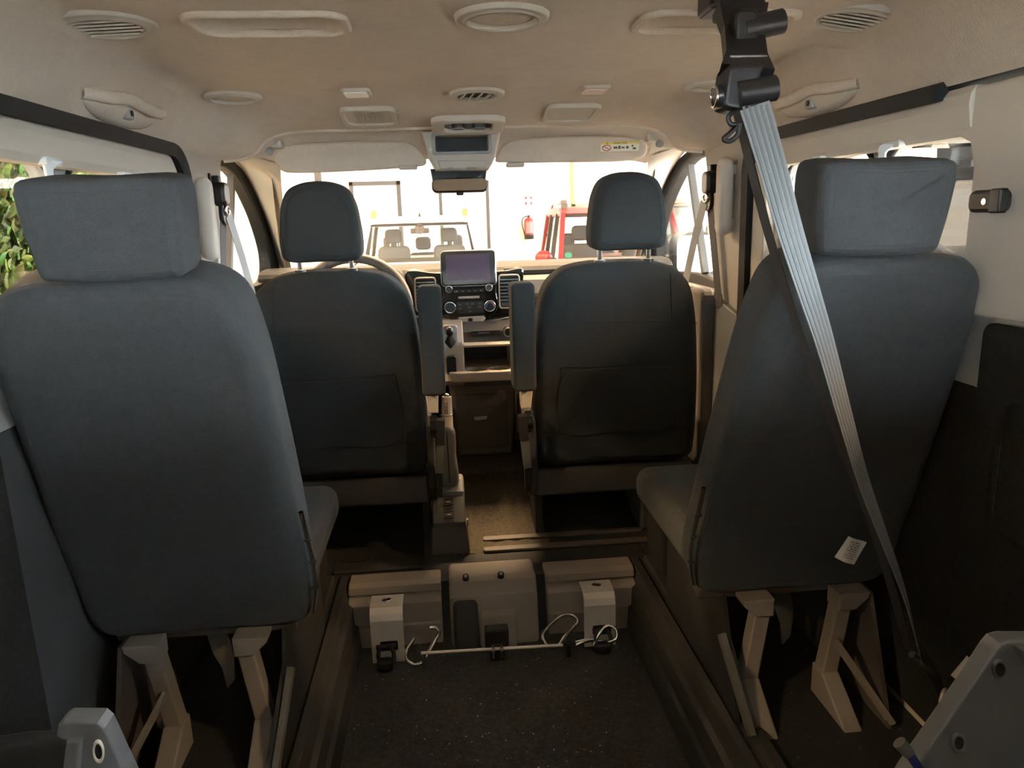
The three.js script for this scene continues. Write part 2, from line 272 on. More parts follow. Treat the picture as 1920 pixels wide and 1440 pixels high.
// B pillars and front doors
function frontSide(s) {
  const S = s < 0 ? 'left' : 'right', X = (a) => s * a;
  const pil = struct('wall_pillar_' + S, ext([[-2.095, -0.2], [-2.095, 1.24], [-2.50, 1.25], [-2.455, 1.165], [-2.33, 0.85], [-2.28, 0.72], [-2.28, -0.2]], X(0.768), X(0.84), { bevel: 0.012, axis: 'x' }), mat.pillarTrim);
  obj('lower_cover', ext([[-2.09, 0.02], [-2.09, 0.70], [-2.27, 0.735], [-2.285, 0.02]], X(0.752), X(0.775), { bevel: 0.006, axis: 'x' }), mat.pillarLow, pil);
  obj('slider_slot', box(X(0.762), X(0.772), 0.96, 1.15, -2.32, -2.305, 0.004), mat.black, pil);
  const inner = spl([[-2.30, 0.80], [-2.40, 1.04], [-2.47, 1.155], [-2.60, 1.188], [-2.77, 1.168], [-2.93, 1.09], [-3.06, 0.985], [-3.13, 0.87], [-3.09, 0.795], [-2.6, 0.79]], 60);
  const outer = [[-2.22, 0.70], [-2.40, 1.2], [-2.52, 1.222], [-2.70, 1.228], [-2.88, 1.19], [-3.07, 1.09], [-3.25, 0.93], [-3.36, 0.70]];
  const fr = struct('door_' + (s < 0 ? 1 : 2), ext(outer, X(0.80), X(0.845), { bevel: 0.008, axis: 'x', holes: [inner.map((p) => [p[0], p[1]]).reverse()] }), mat.black);
  obj('divider', bar([X(0.815), 1.165, -2.74], [X(0.815), 0.79, -2.55], 0.022, 0.022, [0, 0, 1]), mat.grey, fr);
  obj('lower_panel', box(X(0.76), X(0.845), -0.2, 0.75, -3.3, -2.26, 0.012), mat.trimGrey, fr);
  obj('door_card', ext(rr(-3.15, 0.16, -2.30, 0.76, 0.05), X(0.715), X(0.77), { bevel: 0.015, axis: 'x' }), mat.consoleLow, fr);
  obj('arm_pad', ext(rr(-2.95, 0.50, -2.36, 0.565, 0.025), X(0.665), X(0.725), { bevel: 0.012, axis: 'x' }), mat.dark, fr);
  const hd = obj('door_handle', box(X(0.69), X(0.715), 0.605, 0.64, -2.56, -2.42, 0.01), mat.black, fr);
  obj('lever', box(X(0.683), X(0.695), 0.616, 0.632, -2.54, -2.44, 0.005), mat.chrome, hd);
  struct('window_' + (s < 0 ? 7 : 8), ext(inner.map((p) => [p[0], p[1]]), X(0.822), X(0.826), { axis: 'x' }), mat.glass);
  // A pillar trim
  const Wc = new THREE.CatmullRomCurve3([[0.618, 1.19, -2.60], [0.636, 1.12, -2.68], [0.672, 1.0, -2.86], [0.71, 0.89, -3.06], [0.74, 0.79, -3.26]].map((p) => V(...p)));
  const Dc = new THREE.CatmullRomCurve3([[0.80, 1.235, -2.42], [0.80, 1.228, -2.70], [0.80, 1.17, -2.94], [0.80, 1.01, -3.18], [0.80, 0.79, -3.34]].map((p) => V(...p)));
  const skin = (o) => sheet((u, v) => { const a = Wc.getPoint(v), b = Dc.getPoint(v), q = Math.sin(u * Math.PI) * 0.012; return [X(lerp(a.x, b.x, u) - q + o), lerp(a.y, b.y, u) + o * 0.6, lerp(a.z, b.z, u)]; }, 8, 20);
  const cornerTop = sheet((u, v) => { const a = V(lerp(0.60, 0.80, u), 0, -2.45); a.y = a.x > 0.765 ? 1.2 : ceilY(a.x, -2.45); const b = V(lerp(0.618, 0.80, u), lerp(1.19, 1.235, u), lerp(-2.60, -2.5, u)); return [X(lerp(a.x, b.x, v)), lerp(a.y, b.y, v), lerp(a.z, b.z, v)]; }, 10, 6);
  const ap = struct('trim_' + (s < 0 ? 7 : 8), [skin(0), skin(0.03), cornerTop], mat.trim);
  obj('screw_cap', rod([X(0.628), 1.222, -2.50], [X(0.626), 1.222, -2.485], 0.012), mat.trimGrey, ap);
  return fr;
}
frontSide(-1); frontSide(1);
// windscreen, scuttle, bulkhead
{
  struct('window_9', sheet((u, v) => { const a = 2 * u - 1, hw = lerp(0.635, 0.775, v); return [a * hw, lerp(1.215, 0.775, v), lerp(-2.612, -3.29, v) - 0.07 * (1 - a * a)]; }, 24, 12), mat.glass);
  struct('wall_bulkhead', [box(-0.86, 0.86, -0.3, 0.76, -3.5, -3.40, 0.005), box(-0.86, 0.86, 0.70, 0.775, -3.45, -3.27, 0.01)], mat.black);
  // unseen tailgate, added shut to shade the lower seat backs, glazed above waist
  struct('door_3', ext([[-0.86, -0.3], [0.86, -0.3], [0.86, 1.44], [-0.86, 1.44]], 0.56, 0.62, { holes: [rr(-0.68, 0.80, 0.68, 1.25, 0.08).reverse()] }), mat.trimGrey);
  struct('window_10', ext(rr(-0.68, 0.80, 0.68, 1.25, 0.08), 0.588, 0.592), mat.glass);
}
// floor with the lowered channel
const WX = 0.375, WZ = -1.90;
{
  const fl = struct('floor', [box(-0.85, -0.46, -0.06, 0, -2.34, 0.6, 0.004), box(0.46, 0.85, -0.06, 0, -2.34, 0.6, 0.004), box(-0.47, 0.47, -0.06, 0, -2.34, -1.955, 0.004)], mat.vinyl);
  obj('channel_floor', box(-0.45, 0.45, -0.2, -0.15, -1.98, 0.6, 0), mat.floor, fl);
  struct('underbody', [box(-0.86, 0.86, -0.30, -0.205, -3.5, 0.62, 0), box(-0.86, 0.86, -0.30, -0.065, -3.5, -1.99, 0)], mat.black);
  // moulded channel edging: stepped ribs on both sides
  for (const s of [-1, 1]) {
    const prof = [[0.485, 0.0], [0.478, 0.014], [0.455, 0.016], [0.450, 0.004], [0.436, 0.004], [0.431, 0.012], [0.412, 0.010], [0.404, -0.03], [0.392, -0.036], [0.388, -0.085], [0.378, -0.09], [0.372, -0.15], [0.47, -0.15]];
    struct('trim_' + (s < 0 ? 9 : 10), ext(prof.map(([x, y]) => [s * x, y]), -1.99, 0.55, { bevel: 0 }), mat.dark);
  }
  // cab floor carpet: flat, sloping up to the cab step
  const cz = [[-2.10, 0.001], [-2.2, 0.004], [-2.30, 0.02], [-2.42, 0.06], [-2.50, 0.085], [-2.52, 0.10]];
  const slope = (xa, xb) => sheet((u, v) => { const t = v * (cz.length - 1), i = Math.min(cz.length - 2, Math.floor(t)), f = t - i; return [lerp(xa, xb, u), lerp(cz[i][1], cz[i + 1][1], f) + 0.002 * Math.sin(u * 40), lerp(cz[i][0], cz[i + 1][0], f)]; }, 24, 20);
  struct('floor_cab', [slope(-0.20, 0.19), ext([[-2.50, -0.05], [-2.50, 0.118], [-2.515, 0.128], [-2.54, 0.13], [-3.42, 0.13], [-3.42, -0.05]], -0.84, 0.84, { axis: 'x' })], mat.carpet);
  struct('floor_shaded_under_seats', [slope(-0.84, -0.20), slope(0.19, 0.84)], mat.darkCarpet);  // same cab carpet painted near black for the shade under the seats
}
// ---------- second-row seats ----------
function ov(w, h, n = 24) { const o = []; for (let i = 0; i < n; i++) { const a = i / n * Math.PI * 2; o.push([w * Math.cos(a), h * Math.sin(a)]); } return o; }
function rearSeat(s, cx, label) {
  const t = thing('passenger_seat', label, 'seat', [cx, 0, -1.33], 'second row seats');
  const lean = 0.32, yb = 0.232, zb = -1.33, L = (g) => rotX(g, lean, yb, zb);
  const sg = s;                                  // sg = direction of the wall
  const H = 0.725, io = s < 0 ? [0.213, 0.195] : [0.195, 0.213], q = (y) => s > 0 ? 0.030 * clamp((y - 0.1) / 0.6) : 0, hw = 0.195;
  const outline = spl([[-hw + 0.005, 0.03], [-hw - 0.002, 0.2], [-hw + 0.002, 0.45], [-hw + 0.012, 0.62], [-hw + 0.03, 0.69], [-hw + 0.075, 0.72], [0, H], [hw - 0.075, 0.72], [hw - 0.03, 0.69], [hw - 0.012, 0.62], [hw - 0.002, 0.45], [hw + 0.002, 0.2], [hw - 0.005, 0.03], [hw - 0.03, 0.004], [0, 0], [-hw + 0.03, 0.004]], 96).map(([x, y]) => [cx + (x < 0 ? x * io[0] / hw : x * io[1] / hw) + q(y) * (x < 0 ? 1 : 0.5) + (x * s > 0 ? s * 0.008 * clamp(1 - y / 0.6) : 0), yb + y]);
  const back = obj('backrest', L(ext(outline, zb - 0.125, zb, { bevel: 0.034, seg: 6 })), mat.fabric, t);
  // piping seam round the rear panel
  const pip = outline.map(([x, y]) => { const dx = cx - x, dy = yb + H / 2 - y; return [x + Math.sign(dx) * 0.020, y + Math.sign(dy) * 0.022 * clamp(Math.abs(dy) / 0.25)]; });
  obj('piping', L(loop2(spl(pip, 64), 0.0016, ([x, y]) => [x, y, zb - 0.006])), mat.fabric, back);
  obj('bottom_flap', L(ext(rr(cx - 0.18, yb - 0.012, cx + 0.16, yb + 0.02, 0.008), zb - 0.06, zb - 0.012, { bevel: 0.006 })), mat.brown, back);
  obj('seat_cushion', ext(rr(cx - 0.175, 0.235, cx + 0.175, 0.335, 0.04), zb - 0.56, zb - 0.10, { bevel: 0.04, seg: 4 }), mat.fabric, t);
  // head restraint
  const kx = 0.9, hx = cx + (s < 0 ? 0.018 : -0.010), y0 = 0.932, hh = 0.131, hz = -1.072;
  const ho = spl([[-0.103, 0.0], [-0.111, 0.03], [-0.117, 0.08], [-0.117, 0.118], [-0.110, hh], [0, hh + 0.002], [0.110, hh], [0.117, 0.118], [0.117, 0.08], [0.111, 0.03], [0.103, 0.0], [0.085, -0.004], [0, -0.006], [-0.08, -0.004]], 72).map(([x, y]) => [hx + x * kx, y0 + y]);
  const hr = obj('headrest', rotX(ext(ho, hz - 0.10, hz, { bevel: 0.018, seg: 5 }), 0.12, y0, hz), mat.fabric, t);
  const hp = ho.map(([x, y]) => [x + Math.sign(hx - x) * 0.02, y + (y > y0 + hh / 2 ? -0.018 : 0.018)]);
  obj('seam', rotX(loop2(spl(hp, 48), 0.0012, ([x, y]) => [x, y, hz - 0.0008]), 0.12, y0, hz), mat.fabric, hr);
  for (const k of [-1, 1]) obj('headrest_post', rod([hx + k * 0.06, 0.86, -1.16], [hx + k * 0.06, 0.96, -1.13], 0.006), mat.chrome, hr);
  // steel legs
  for (const [lx, name] of [[s * 0.508, 'leg'], [s * 0.678, 'leg']]) {
    const k = lx === s * 0.508 ? -s : s, fx = lx - s * 0.022;
    obj(name, [ext([[lx - 0.016, 0.215], [lx + 0.016, 0.215], [fx + 0.017, 0.055], [fx - 0.017, 0.055]].reverse(), -1.335, -1.300, { bevel: 0.004 }),
      ext([[-1.338, 0.01], [-1.338, 0.066], [-1.297, 0.066], [-1.215, 0.012], [-1.20, 0.0], [-1.338, 0]], fx - 0.019, fx + 0.019, { bevel: 0.004, axis: 'x' }),
      ext([[lx - 0.018 - (k < 0 ? 0.028 : 0), 0.245], [lx + 0.018 + (k > 0 ? 0.028 : 0), 0.245], [lx + 0.018 + (k > 0 ? 0.026 : 0), 0.232], [lx + 0.018, 0.208], [lx - 0.018, 0.208], [lx - 0.018 - (k < 0 ? 0.026 : 0), 0.232]].reverse(), -1.34, -1.29, { bevel: 0.004 })], mat.leg, t);
  }
  // dark side plates, diagonal braces and the folding catch
  obj('side_plate', ext([[-1.30, 0.24], [-1.72, 0.25], [-1.72, 0.0], [-1.20, 0.0]], s * 0.735, s * 0.727, { axis: 'x' }), mat.brown, t);
  obj('inner_plate', ext([[-1.34, 0.235], [-1.72, 0.25], [-1.72, 0.0], [-1.24, 0.0]], s * 0.445, s * 0.438, { axis: 'x' }), mat.black, t);
  obj('brace', [bar([s * 0.43, 0.16, -1.32], [s * 0.45, 0.012, -1.20], 0.012, 0.02), bar([s * 0.448, 0.15, -1.34], [s * 0.465, 0.012, -1.22], 0.008, 0.014)], mat.grey, t);
  obj('outer_brace', bar([s * 0.66, 0.14, -1.30], [s * 0.735, 0.01, -1.20], 0.008, 0.018), mat.leg, t);
  const c0 = s * 0.605;
  obj('catch', [ext([[c0 - 0.012, 0.235], [c0 + 0.018, 0.235], [c0 + 0.022, 0.185], [c0 + 0.034, 0.13], [c0 + 0.03, 0.07], [c0 + 0.012, 0.05], [c0 + 0.006, 0.10], [c0 - 0.008, 0.135], [c0 - 0.018, 0.19]].reverse(), -1.44, -1.43, { bevel: 0.003 })], s < 0 ? mat.leg : mat.grey, t);
  obj('cross_tube', rod([s * 0.44, 0.225, -1.50], [s * 0.73, 0.225, -1.50], 0.016), mat.dark, t);
  // release cable along the inner side, with clips
  const ix = cx - s * (hw + 0.008), cb = [[ix, 0.50, -1.265], [ix - s * 0.004, 0.44, -1.28], [ix - s * 0.007, 0.39, -1.295], [ix - s * 0.004, 0.33, -1.31], [ix + s * 0.01, 0.27, -1.33]];
  const cable = obj('release_cable', tube(cb, 0.0045, { n: 30 }), mat.chrome, t);
  for (const k of [1, 2, 3]) obj('clip', new THREE.TorusGeometry(0.0062, 0.002, 6, 14).rotateX(Math.PI / 2).translate(...cb[k]), mat.blackShiny, cable);
  return t;
}
const seatL = rearSeat(-1, -0.575, 'charcoal fabric second-row seat on the left beside the leafy hedge window');
const seatR = rearSeat(1, 0.566, 'charcoal fabric second-row seat on the right behind the hanging grey belt');
// care labels hanging from the right seat and from the strap beside it
function labelTex(lines) {
  const c = document.createElement('canvas'); c.width = 128; c.height = 128; const q = c.getContext('2d');
  q.fillStyle = '#e9e1d4'; q.fillRect(0, 0, 128, 128); q.fillStyle = '#5d564e'; q.textAlign = 'center'; q.font = '11px sans-serif';
  for (let i = 0; i < lines; i++) { const y = 16 + i * 12; for (let k = 0; k < 14; k++) if (Math.sin(k * 7.3 + i * 3.1) > -0.7) q.fillRect(28 + k * 5 + (i % 3) * 2, y, 3.6, i < 4 ? 6 : 4); }
  const t = new THREE.CanvasTexture(c); t.colorSpace = THREE.SRGBColorSpace; return t;
}
function careTag(name, label, o, ux, uy, w, h, lines) {
  const O = V(...o), U = V(...ux).normalize(), W = V(...uy).normalize(), N = U.clone().cross(W).normalize();
  const g = sheet((u, v) => { const q = O.clone().addScaledVector(U, u * w).addScaledVector(W, v * h).addScaledVector(N, 0.006 * Math.sin(u * 4 + v)); return [q.x, q.y, q.z]; }, 12, 8);
  const back = sheet((u, v) => { const q = O.clone().addScaledVector(U, u * w).addScaledVector(W, v * h).addScaledVector(N, 0.006 * Math.sin(u * 4 + v) - 0.0006); return [q.x, q.y, q.z]; }, 12, 8);
  const uv = []; for (let j = 0; j <= 8; j++) for (let i = 0; i <= 12; i++) uv.push(i / 12, j / 8);
  g.setAttribute('uv', new THREE.Float32BufferAttribute(uv, 2));
  const t = thing(name, label, 'label', o);
  const m = new THREE.Mesh(g.translate(-o[0], -o[1], -o[2]), new THREE.MeshStandardMaterial({ map: labelTex(lines), roughness: 0.8, side: THREE.DoubleSide })); m.name = 'printed_side'; m.castShadow = m.receiveShadow = true; t.add(m);
  obj('backing', back, mat.paper, t);
  return t;
}
careTag('care_label', 'white printed care label hanging from the back of the right second-row seat', [0.624, 0.345, -1.258], [0.9, -0.42, 0.1], [0.42, 0.9, 0.05], 0.045, 0.050, 8);
careTag('care_label', 'white fabric label on the belt strap low beside the right wall', [0.676, 0.268, -0.985], [0.8, -0.6, 0.1], [0.45, 0.9, 0.05], 0.036, 0.042, 5);

// ---------- front seats ----------
function frontSeat(s, cx, label) {
  const t = thing(s < 0 ? 'driver_seat' : 'bucket_seat', label, 'seat', [cx, 0.0, -2.3], 'front seats');
  const yb = 0.245, zb = -2.15, lean = 0.055, L = (g) => rotX(g, lean, yb, zb);
  const half = [[0, 0.866], [0.09, 0.863], [0.162, 0.846], [0.212, 0.80], [0.234, 0.73], [0.248, 0.6], [0.254, 0.45], [0.252, 0.30], [0.245, 0.262], [0.22, 0.247], [0, 0.244]];
  const o = [...half, ...half.slice(1, -1).reverse().map(([x, y]) => [-x, y])], out = spl(o, 96).map(([x, y]) => [cx + x, y]);
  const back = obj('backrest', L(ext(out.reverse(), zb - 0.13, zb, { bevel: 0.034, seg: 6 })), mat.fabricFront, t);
  const zf = zb + 0.0004, seam = (n, pts, r = 0.0016) => obj(n, L(tube(pts.map(([x, y]) => [cx + x, y, zf]), r, { n: pts.length * 8, rs: 5 })), mat.seam, back);
  seam('seam', [[-0.15, 0.83], [-0.155, 0.76], [-0.16, 0.69]]); seam('seam', [[0.15, 0.83], [0.155, 0.76], [0.16, 0.69]]);
  seam('seam', [[-0.225, 0.69], [-0.1, 0.694], [0.1, 0.692], [0.2, 0.686], [0.235, 0.68]]);
  seam('seam', [[-0.17, 0.565], [0, 0.56], [0.17, 0.567]], 0.0026); seam('seam', [[-0.13, 0.545], [0, 0.54], [0.10, 0.545]], 0.0016);
  seam('seam', [[-0.17, 0.56], [-0.178, 0.46], [-0.18, 0.35]]); seam('seam', [[0.17, 0.56], [0.178, 0.46], [0.18, 0.35]]);
  seam('seam', [[-0.225, 0.352], [0, 0.358], [0.22, 0.352]]);
  // map pocket, slightly proud
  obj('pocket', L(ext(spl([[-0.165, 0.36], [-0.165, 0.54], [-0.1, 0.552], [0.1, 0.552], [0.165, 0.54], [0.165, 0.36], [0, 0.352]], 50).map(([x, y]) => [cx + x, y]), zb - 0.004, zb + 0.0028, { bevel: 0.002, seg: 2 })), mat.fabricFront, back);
  // headrest
  const hx = cx + (s < 0 ? -0.006 : 0.022), hy = s < 0 ? 0.897 : 0.903, hh = [[0, 0.213], [0.045, 0.207], [0.078, 0.19], [0.098, 0.15], [0.106, 0.10], [0.110, 0.05], [0.106, 0.012], [0.09, 0.0], [0, -0.002]];
  const ho = [...hh, ...hh.slice(1, -1).reverse().map(([x, y]) => [-x, y])], hout = spl(ho, 80).map(([x, y]) => [hx + x, hy + y]);
  const hr = obj('headrest', rotX(ext(hout.reverse(), -2.20, -2.085, { bevel: 0.03, seg: 6 }), 0.05, hy, -2.12), mat.fabricFront, t);
  obj('seam', rotX(loop2(spl(ho, 50).map(([x, y]) => [hx + x * 0.80, hy + 0.02 + y * 0.82]), 0.0013, ([x, y]) => [x, y, -2.0848]), 0.05, hy, -2.12), mat.seam, hr);
  for (const k of [-1, 1]) { const p = obj('headrest_post', rod([hx + k * 0.072, 0.82, -2.16], [hx + k * 0.072, 0.93, -2.155], 0.0065), mat.chrome, hr); obj('collar', rod([hx + k * 0.072, 0.855, -2.158], [hx + k * 0.072, 0.872, -2.157], 0.019, 0.016), mat.blackShiny, p); }
  // cushion, riser box with the dark opening
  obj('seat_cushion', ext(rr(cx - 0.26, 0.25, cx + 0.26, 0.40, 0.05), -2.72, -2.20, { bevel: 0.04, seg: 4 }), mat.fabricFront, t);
  obj('riser_top', box(cx - 0.25, cx + 0.25, 0.145, 0.235, -2.66, -2.17, 0.012), mat.brown, t);
  obj('riser_inner_wall', box(cx - s * 0.25, cx - s * 0.225, 0.0, 0.16, -2.66, -2.2, 0.005), mat.dark, t);
  obj('riser_outer_wall', box(cx + s * 0.09, cx + s * 0.25, 0.0, 0.16, -2.66, -2.19, 0.01), mat.grey, t);
  obj('riser_back', box(cx - 0.24, cx + 0.24, 0.0, 0.16, -2.64, -2.60, 0.003), mat.black, t);
  // folded armrest on the inner side
  const ax = cx - s * (s < 0 ? 0.282 : 0.288);
  const arm = obj('armrest', rotX(ext(rr(ax - 0.033, 0.512, ax + 0.033, 0.822, 0.014), -2.155, -2.05, { bevel: 0.010, seg: 4 }), -0.02, 0.5, -2.05), mat.fabricFront, t);
  obj('armrest_hinge', ext([[ax + s * 0.03, 0.53], [ax - s * 0.012, 0.53], [ax - s * 0.008, 0.45], [ax + s * 0.02, 0.45]], -2.15, -2.10, { bevel: 0.004 }), mat.console, arm);
  // recliner cover, knob, lever and belt buckle on the inner side
  const rx = cx - s * 0.262;
  obj('recliner_cover', ext([[-2.10, 0.22], [-2.115, 0.30], [-2.14, 0.40], [-2.19, 0.42], [-2.25, 0.30], [-2.30, 0.20], [-2.2, 0.14]], rx - 0.012, rx + 0.012, { bevel: 0.005, axis: 'x' }), mat.dark, t);
  const kn = obj('recliner_knob', rod([rx - s * 0.002, 0.405, -2.12], [rx - s * 0.02, 0.405, -2.12], 0.03, 0.027, 20), mat.blackShiny, t);
  for (let i = 0; i < 8; i++) { const a = i / 8 * Math.PI * 2; obj('ridge', box(rx - s * 0.022, rx - s * 0.003, -0.004, 0.004, -0.004, 0.004, 0.0015).translate(0, 0.405 + 0.029 * Math.cos(a), -2.12 + 0.029 * Math.sin(a)), mat.blackShiny, kn); }
  const bx = rx - s * 0.022;
  const bk = obj('belt_buckle', bar([bx, 0.275, -2.09], [bx - s * 0.008, 0.365, -2.085], 0.022, 0.03), mat.grey, t);
  obj('buckle_head', bar([bx - s * 0.008, 0.362, -2.085], [bx - s * 0.012, 0.435, -2.085], 0.024, 0.034), mat.blackShiny, bk);
  obj('buckle_stalk', bar([bx + s * 0.004, 0.19, -2.12], [bx, 0.28, -2.09], 0.018, 0.02), mat.dark, bk);
  return t;
}
frontSeat(-1, -0.424, 'dark fabric driver seat with headrest behind the steering wheel');
frontSeat(1, 0.406, 'dark fabric front passenger seat below the sun visor with the warning label');
// carpeted step boxes at the outer ends of the front seats
for (const s of [-1, 1]) solo('step_box', s < 0 ? 'dark carpeted step box beside the driver seat base' : 'dark carpeted step box beside the front passenger seat base', 'step box', ext([[-2.045, 0.0], [-2.045, 0.25], [-2.0, 0.262], [-1.93, 0.24], [-1.86, 0.0]], s * 0.475, s * 0.75, { bevel: 0.01, axis: 'x' }), mat.darkCarpet);
// ---------- things on the headliner ----------
// moulded trays
trays.forEach(([a, b, c, d], i) => {
  const y = 1.335, t = thing('roof_tray', i ? 'moulded roof recess on the right beside the hanging belt anchor' : 'moulded rounded roof recess on the left between louvred vent and round vent', 'recess', [(a + b) / 2, y, (c + d) / 2], 'headliner recesses');
  obj('rim', ext(rr(a, c, b, d, 0.045, 8), y - 0.009, y + 0.006, { bevel: 0.006, seg: 4, axis: 'y', holes: [rr(a + 0.016, c + 0.014, b - 0.016, d - 0.014, 0.034, 8).reverse()] }), mat.headliner, t);
  const hx = (b - a) / 2 - 0.012, hz = (d - c) / 2 - 0.010;
  obj('bowl', sheet((u, v) => { const p0 = 2 * u - 1, q0 = 2 * v - 1, h = (1 - Math.abs(p0) ** 8) * (1 - Math.abs(q0) ** 6), m = Math.max(Math.abs(p0), Math.abs(q0)) / Math.max(1e-6, (Math.abs(p0) ** 4 + Math.abs(q0) ** 4) ** 0.25), p = p0 * m, q = q0 * m; return [(a + b) / 2 + p * hx, y - 0.002 + 0.066 * h ** 0.55, (c + d) / 2 + q * hz]; }, 48, 28), mat.headliner, t);
});
// round and oval vents
function vent(x, z, rx, rz, label, louvres, o = {}) {
  const y = ceilY(x, z) - 0.001, t = thing('roof_vent', label, 'air vent', [x, y, z], 'roof air vents');
  const tilt = (g) => { const e = 0.03, sx = (ceilY(x + e, z) - ceilY(x - e, z)) / (2 * e), sz = (ceilY(x, z + e) - ceilY(x, z - e)) / (2 * e); return mapv(g, (px, py, pz) => [px, py + (px - x) * sx + (pz - z) * sz, pz]); };
  const ring = lathe([[0.70, 0.003], [0.71, -0.006], [0.745, -0.011], [0.79, -0.009], [0.83, -0.0065], [0.92, -0.0075], [0.975, -0.006], [1.0, 0.002]], 48); ring.scale(rx, 1, rz).translate(x, y, z);
  obj('ring', tilt(ring), mat.trim, t);
  const disc = lathe([[0.0001, louvres ? 0.0 : -0.004], [0.4, louvres ? 0.0 : -0.005], [0.72, 0.001]], 32); disc.scale(rx, 1, rz).translate(x, y - (louvres ? 0.001 : 0.002), z);
  obj(louvres ? 'backing' : 'cover', tilt(disc), louvres ? (o.back || mat.grey) : mat.headliner, t);
  for (let i = 0; i < louvres; i++) {
    const q = ((i + 0.5) / louvres * 2 - 1) * 0.6, len = Math.sqrt(Math.max(0.02, 0.48 - q * q));
    const g = o.cross ? ribbon([[x + q * rx - 0.012, y - 0.006, z - len * rz], [x + q * rx + 0.004, y - 0.006, z + len * rz]], 0.012, 0.003, () => [0.5, 0.8, 0])
      : ribbon([[x - len * rx, y - 0.006, z + q * rz], [x + len * rx, y - 0.006, z + q * rz]], 0.016, 0.003, () => [0, 0.5, -0.9]);
    obj('louvre', tilt(g), mat.trim, t);
  }
  return t;
}
vent(-0.64, -1.395, 0.082, 0.080, 'round roof vent with closed louvres at the upper left', 5);
vent(0.65, -1.375, 0.082, 0.076, 'round roof vent with slanting louvres at the upper right corner', 5);
vent(0.019, -1.36, 0.082, 0.082, 'plain round roof vent in the middle of the ceiling', 0);
vent(-0.605, -2.03, 0.072, 0.062, 'small flat oval roof cover over the left front corner', 0);
vent(0.605, -1.965, 0.072, 0.055, 'small oval roof cover half hidden behind the belt retractor', 0);
vent(0.008, -2.03, 0.072, 0.070, 'oval roof vent with four slanting fins on the centre line', 4, { cross: true });
// reading lights and ribbed speaker covers
for (const s of [-1, 1]) {
  const x = s < 0 ? -0.296 : 0.308, z = -1.998, y = ceilY(x, z), t = thing('reading_light', s < 0 ? 'small white reading light on the left of the roof' : 'small pinkish reading light on the right of the roof', 'lamp', [x, y, z], 'roof reading lights');
  obj('frame', ext(rr(x - 0.037, z - 0.045, x + 0.037, z + 0.045, 0.012), y - 0.007, y + 0.003, { bevel: 0.003, axis: 'y' }), mat.trim, t);
  obj('lens', ext(rr(x - 0.029, z - 0.036, x + 0.029, z + 0.036, 0.008), y - 0.010, y - 0.002, { bevel: 0.002, axis: 'y' }), s < 0 ? mat.lens : M([0.80, 0.60, 0.55], 0.4), t);
  const gx = s < 0 ? -0.288 : 0.288, gz = -2.235, gy = ceilY(gx, gz), q = thing('speaker_cover', s < 0 ? 'ribbed oblong roof grille on the left ahead of the reading light' : 'smooth oblong roof cover on the right ahead of the reading light', 'grille', [gx, gy, gz], 'front roof covers');
  const sl = (g) => mapv(g, (a, b, c) => [a, b + (c - gz) * (ceilY(gx, gz + 0.05) - ceilY(gx, gz - 0.05)) / 0.1, c]);
  obj('frame', sl(ext(rr(gx - 0.078, gz - 0.085, gx + 0.078, gz + 0.085, 0.03, 8), gy - 0.012, gy + 0.003, { bevel: 0.006, seg: 4, axis: 'y', holes: [rr(gx - 0.062, gz - 0.066, gx + 0.062, gz + 0.066, 0.022, 8).reverse()] })), mat.trim, q);
  obj('panel', sl(ext(rr(gx - 0.064, gz - 0.068, gx + 0.064, gz + 0.068, 0.022, 8), gy - 0.006, gy + 0.003, { axis: 'y' })), mat.trim, q);
  if (s < 0) for (let i = 0; i < 12; i++) obj('rib', sl(box(gx - 0.04 + i * 0.0072, gx - 0.0372 + i * 0.0072, gy - 0.010, gy - 0.004, gz - 0.055, gz + 0.055, 0.001)), mat.trim, q);
}
// rear roof control pod with two dark dials
{
  const x = -0.004, z = -2.34, y = ceilY(0, z), t = thing('roof_control_pod', 'roof control pod with two dark round dials above the overhead console', 'control panel', [x, y, z]);
  const sl = (g) => mapv(g, (a, b, c) => [a, b + (c - z) * 0.09, c]);
  obj('bezel', sl(ext(rr(x - 0.112, z - 0.11, x + 0.108, z + 0.085, 0.045, 8), y - 0.018, y + 0.004, { bevel: 0.007, seg: 4, axis: 'y', holes: [rr(x - 0.072, z - 0.07, x + 0.070, z + 0.05, 0.03, 8).reverse()] })), mat.trim, t);
  obj('recess', sl(ext(rr(x - 0.074, z - 0.072, x + 0.072, z + 0.052, 0.03, 8), y - 0.008, y + 0.002, { axis: 'y' })), mat.blackShiny, t);
  for (const k of [-1, 1]) { const d = obj('dial', rod([x + k * 0.032, y - 0.006, z - 0.005], [x + k * 0.032, y - 0.022, z - 0.005], 0.021, 0.019, 20), mat.blackShiny, t); obj('dial_ring', new THREE.TorusGeometry(0.0205, 0.0012, 6, 24).rotateX(Math.PI / 2).translate(x + k * 0.032, y - 0.021, z - 0.005), mat.silver, d); }
}
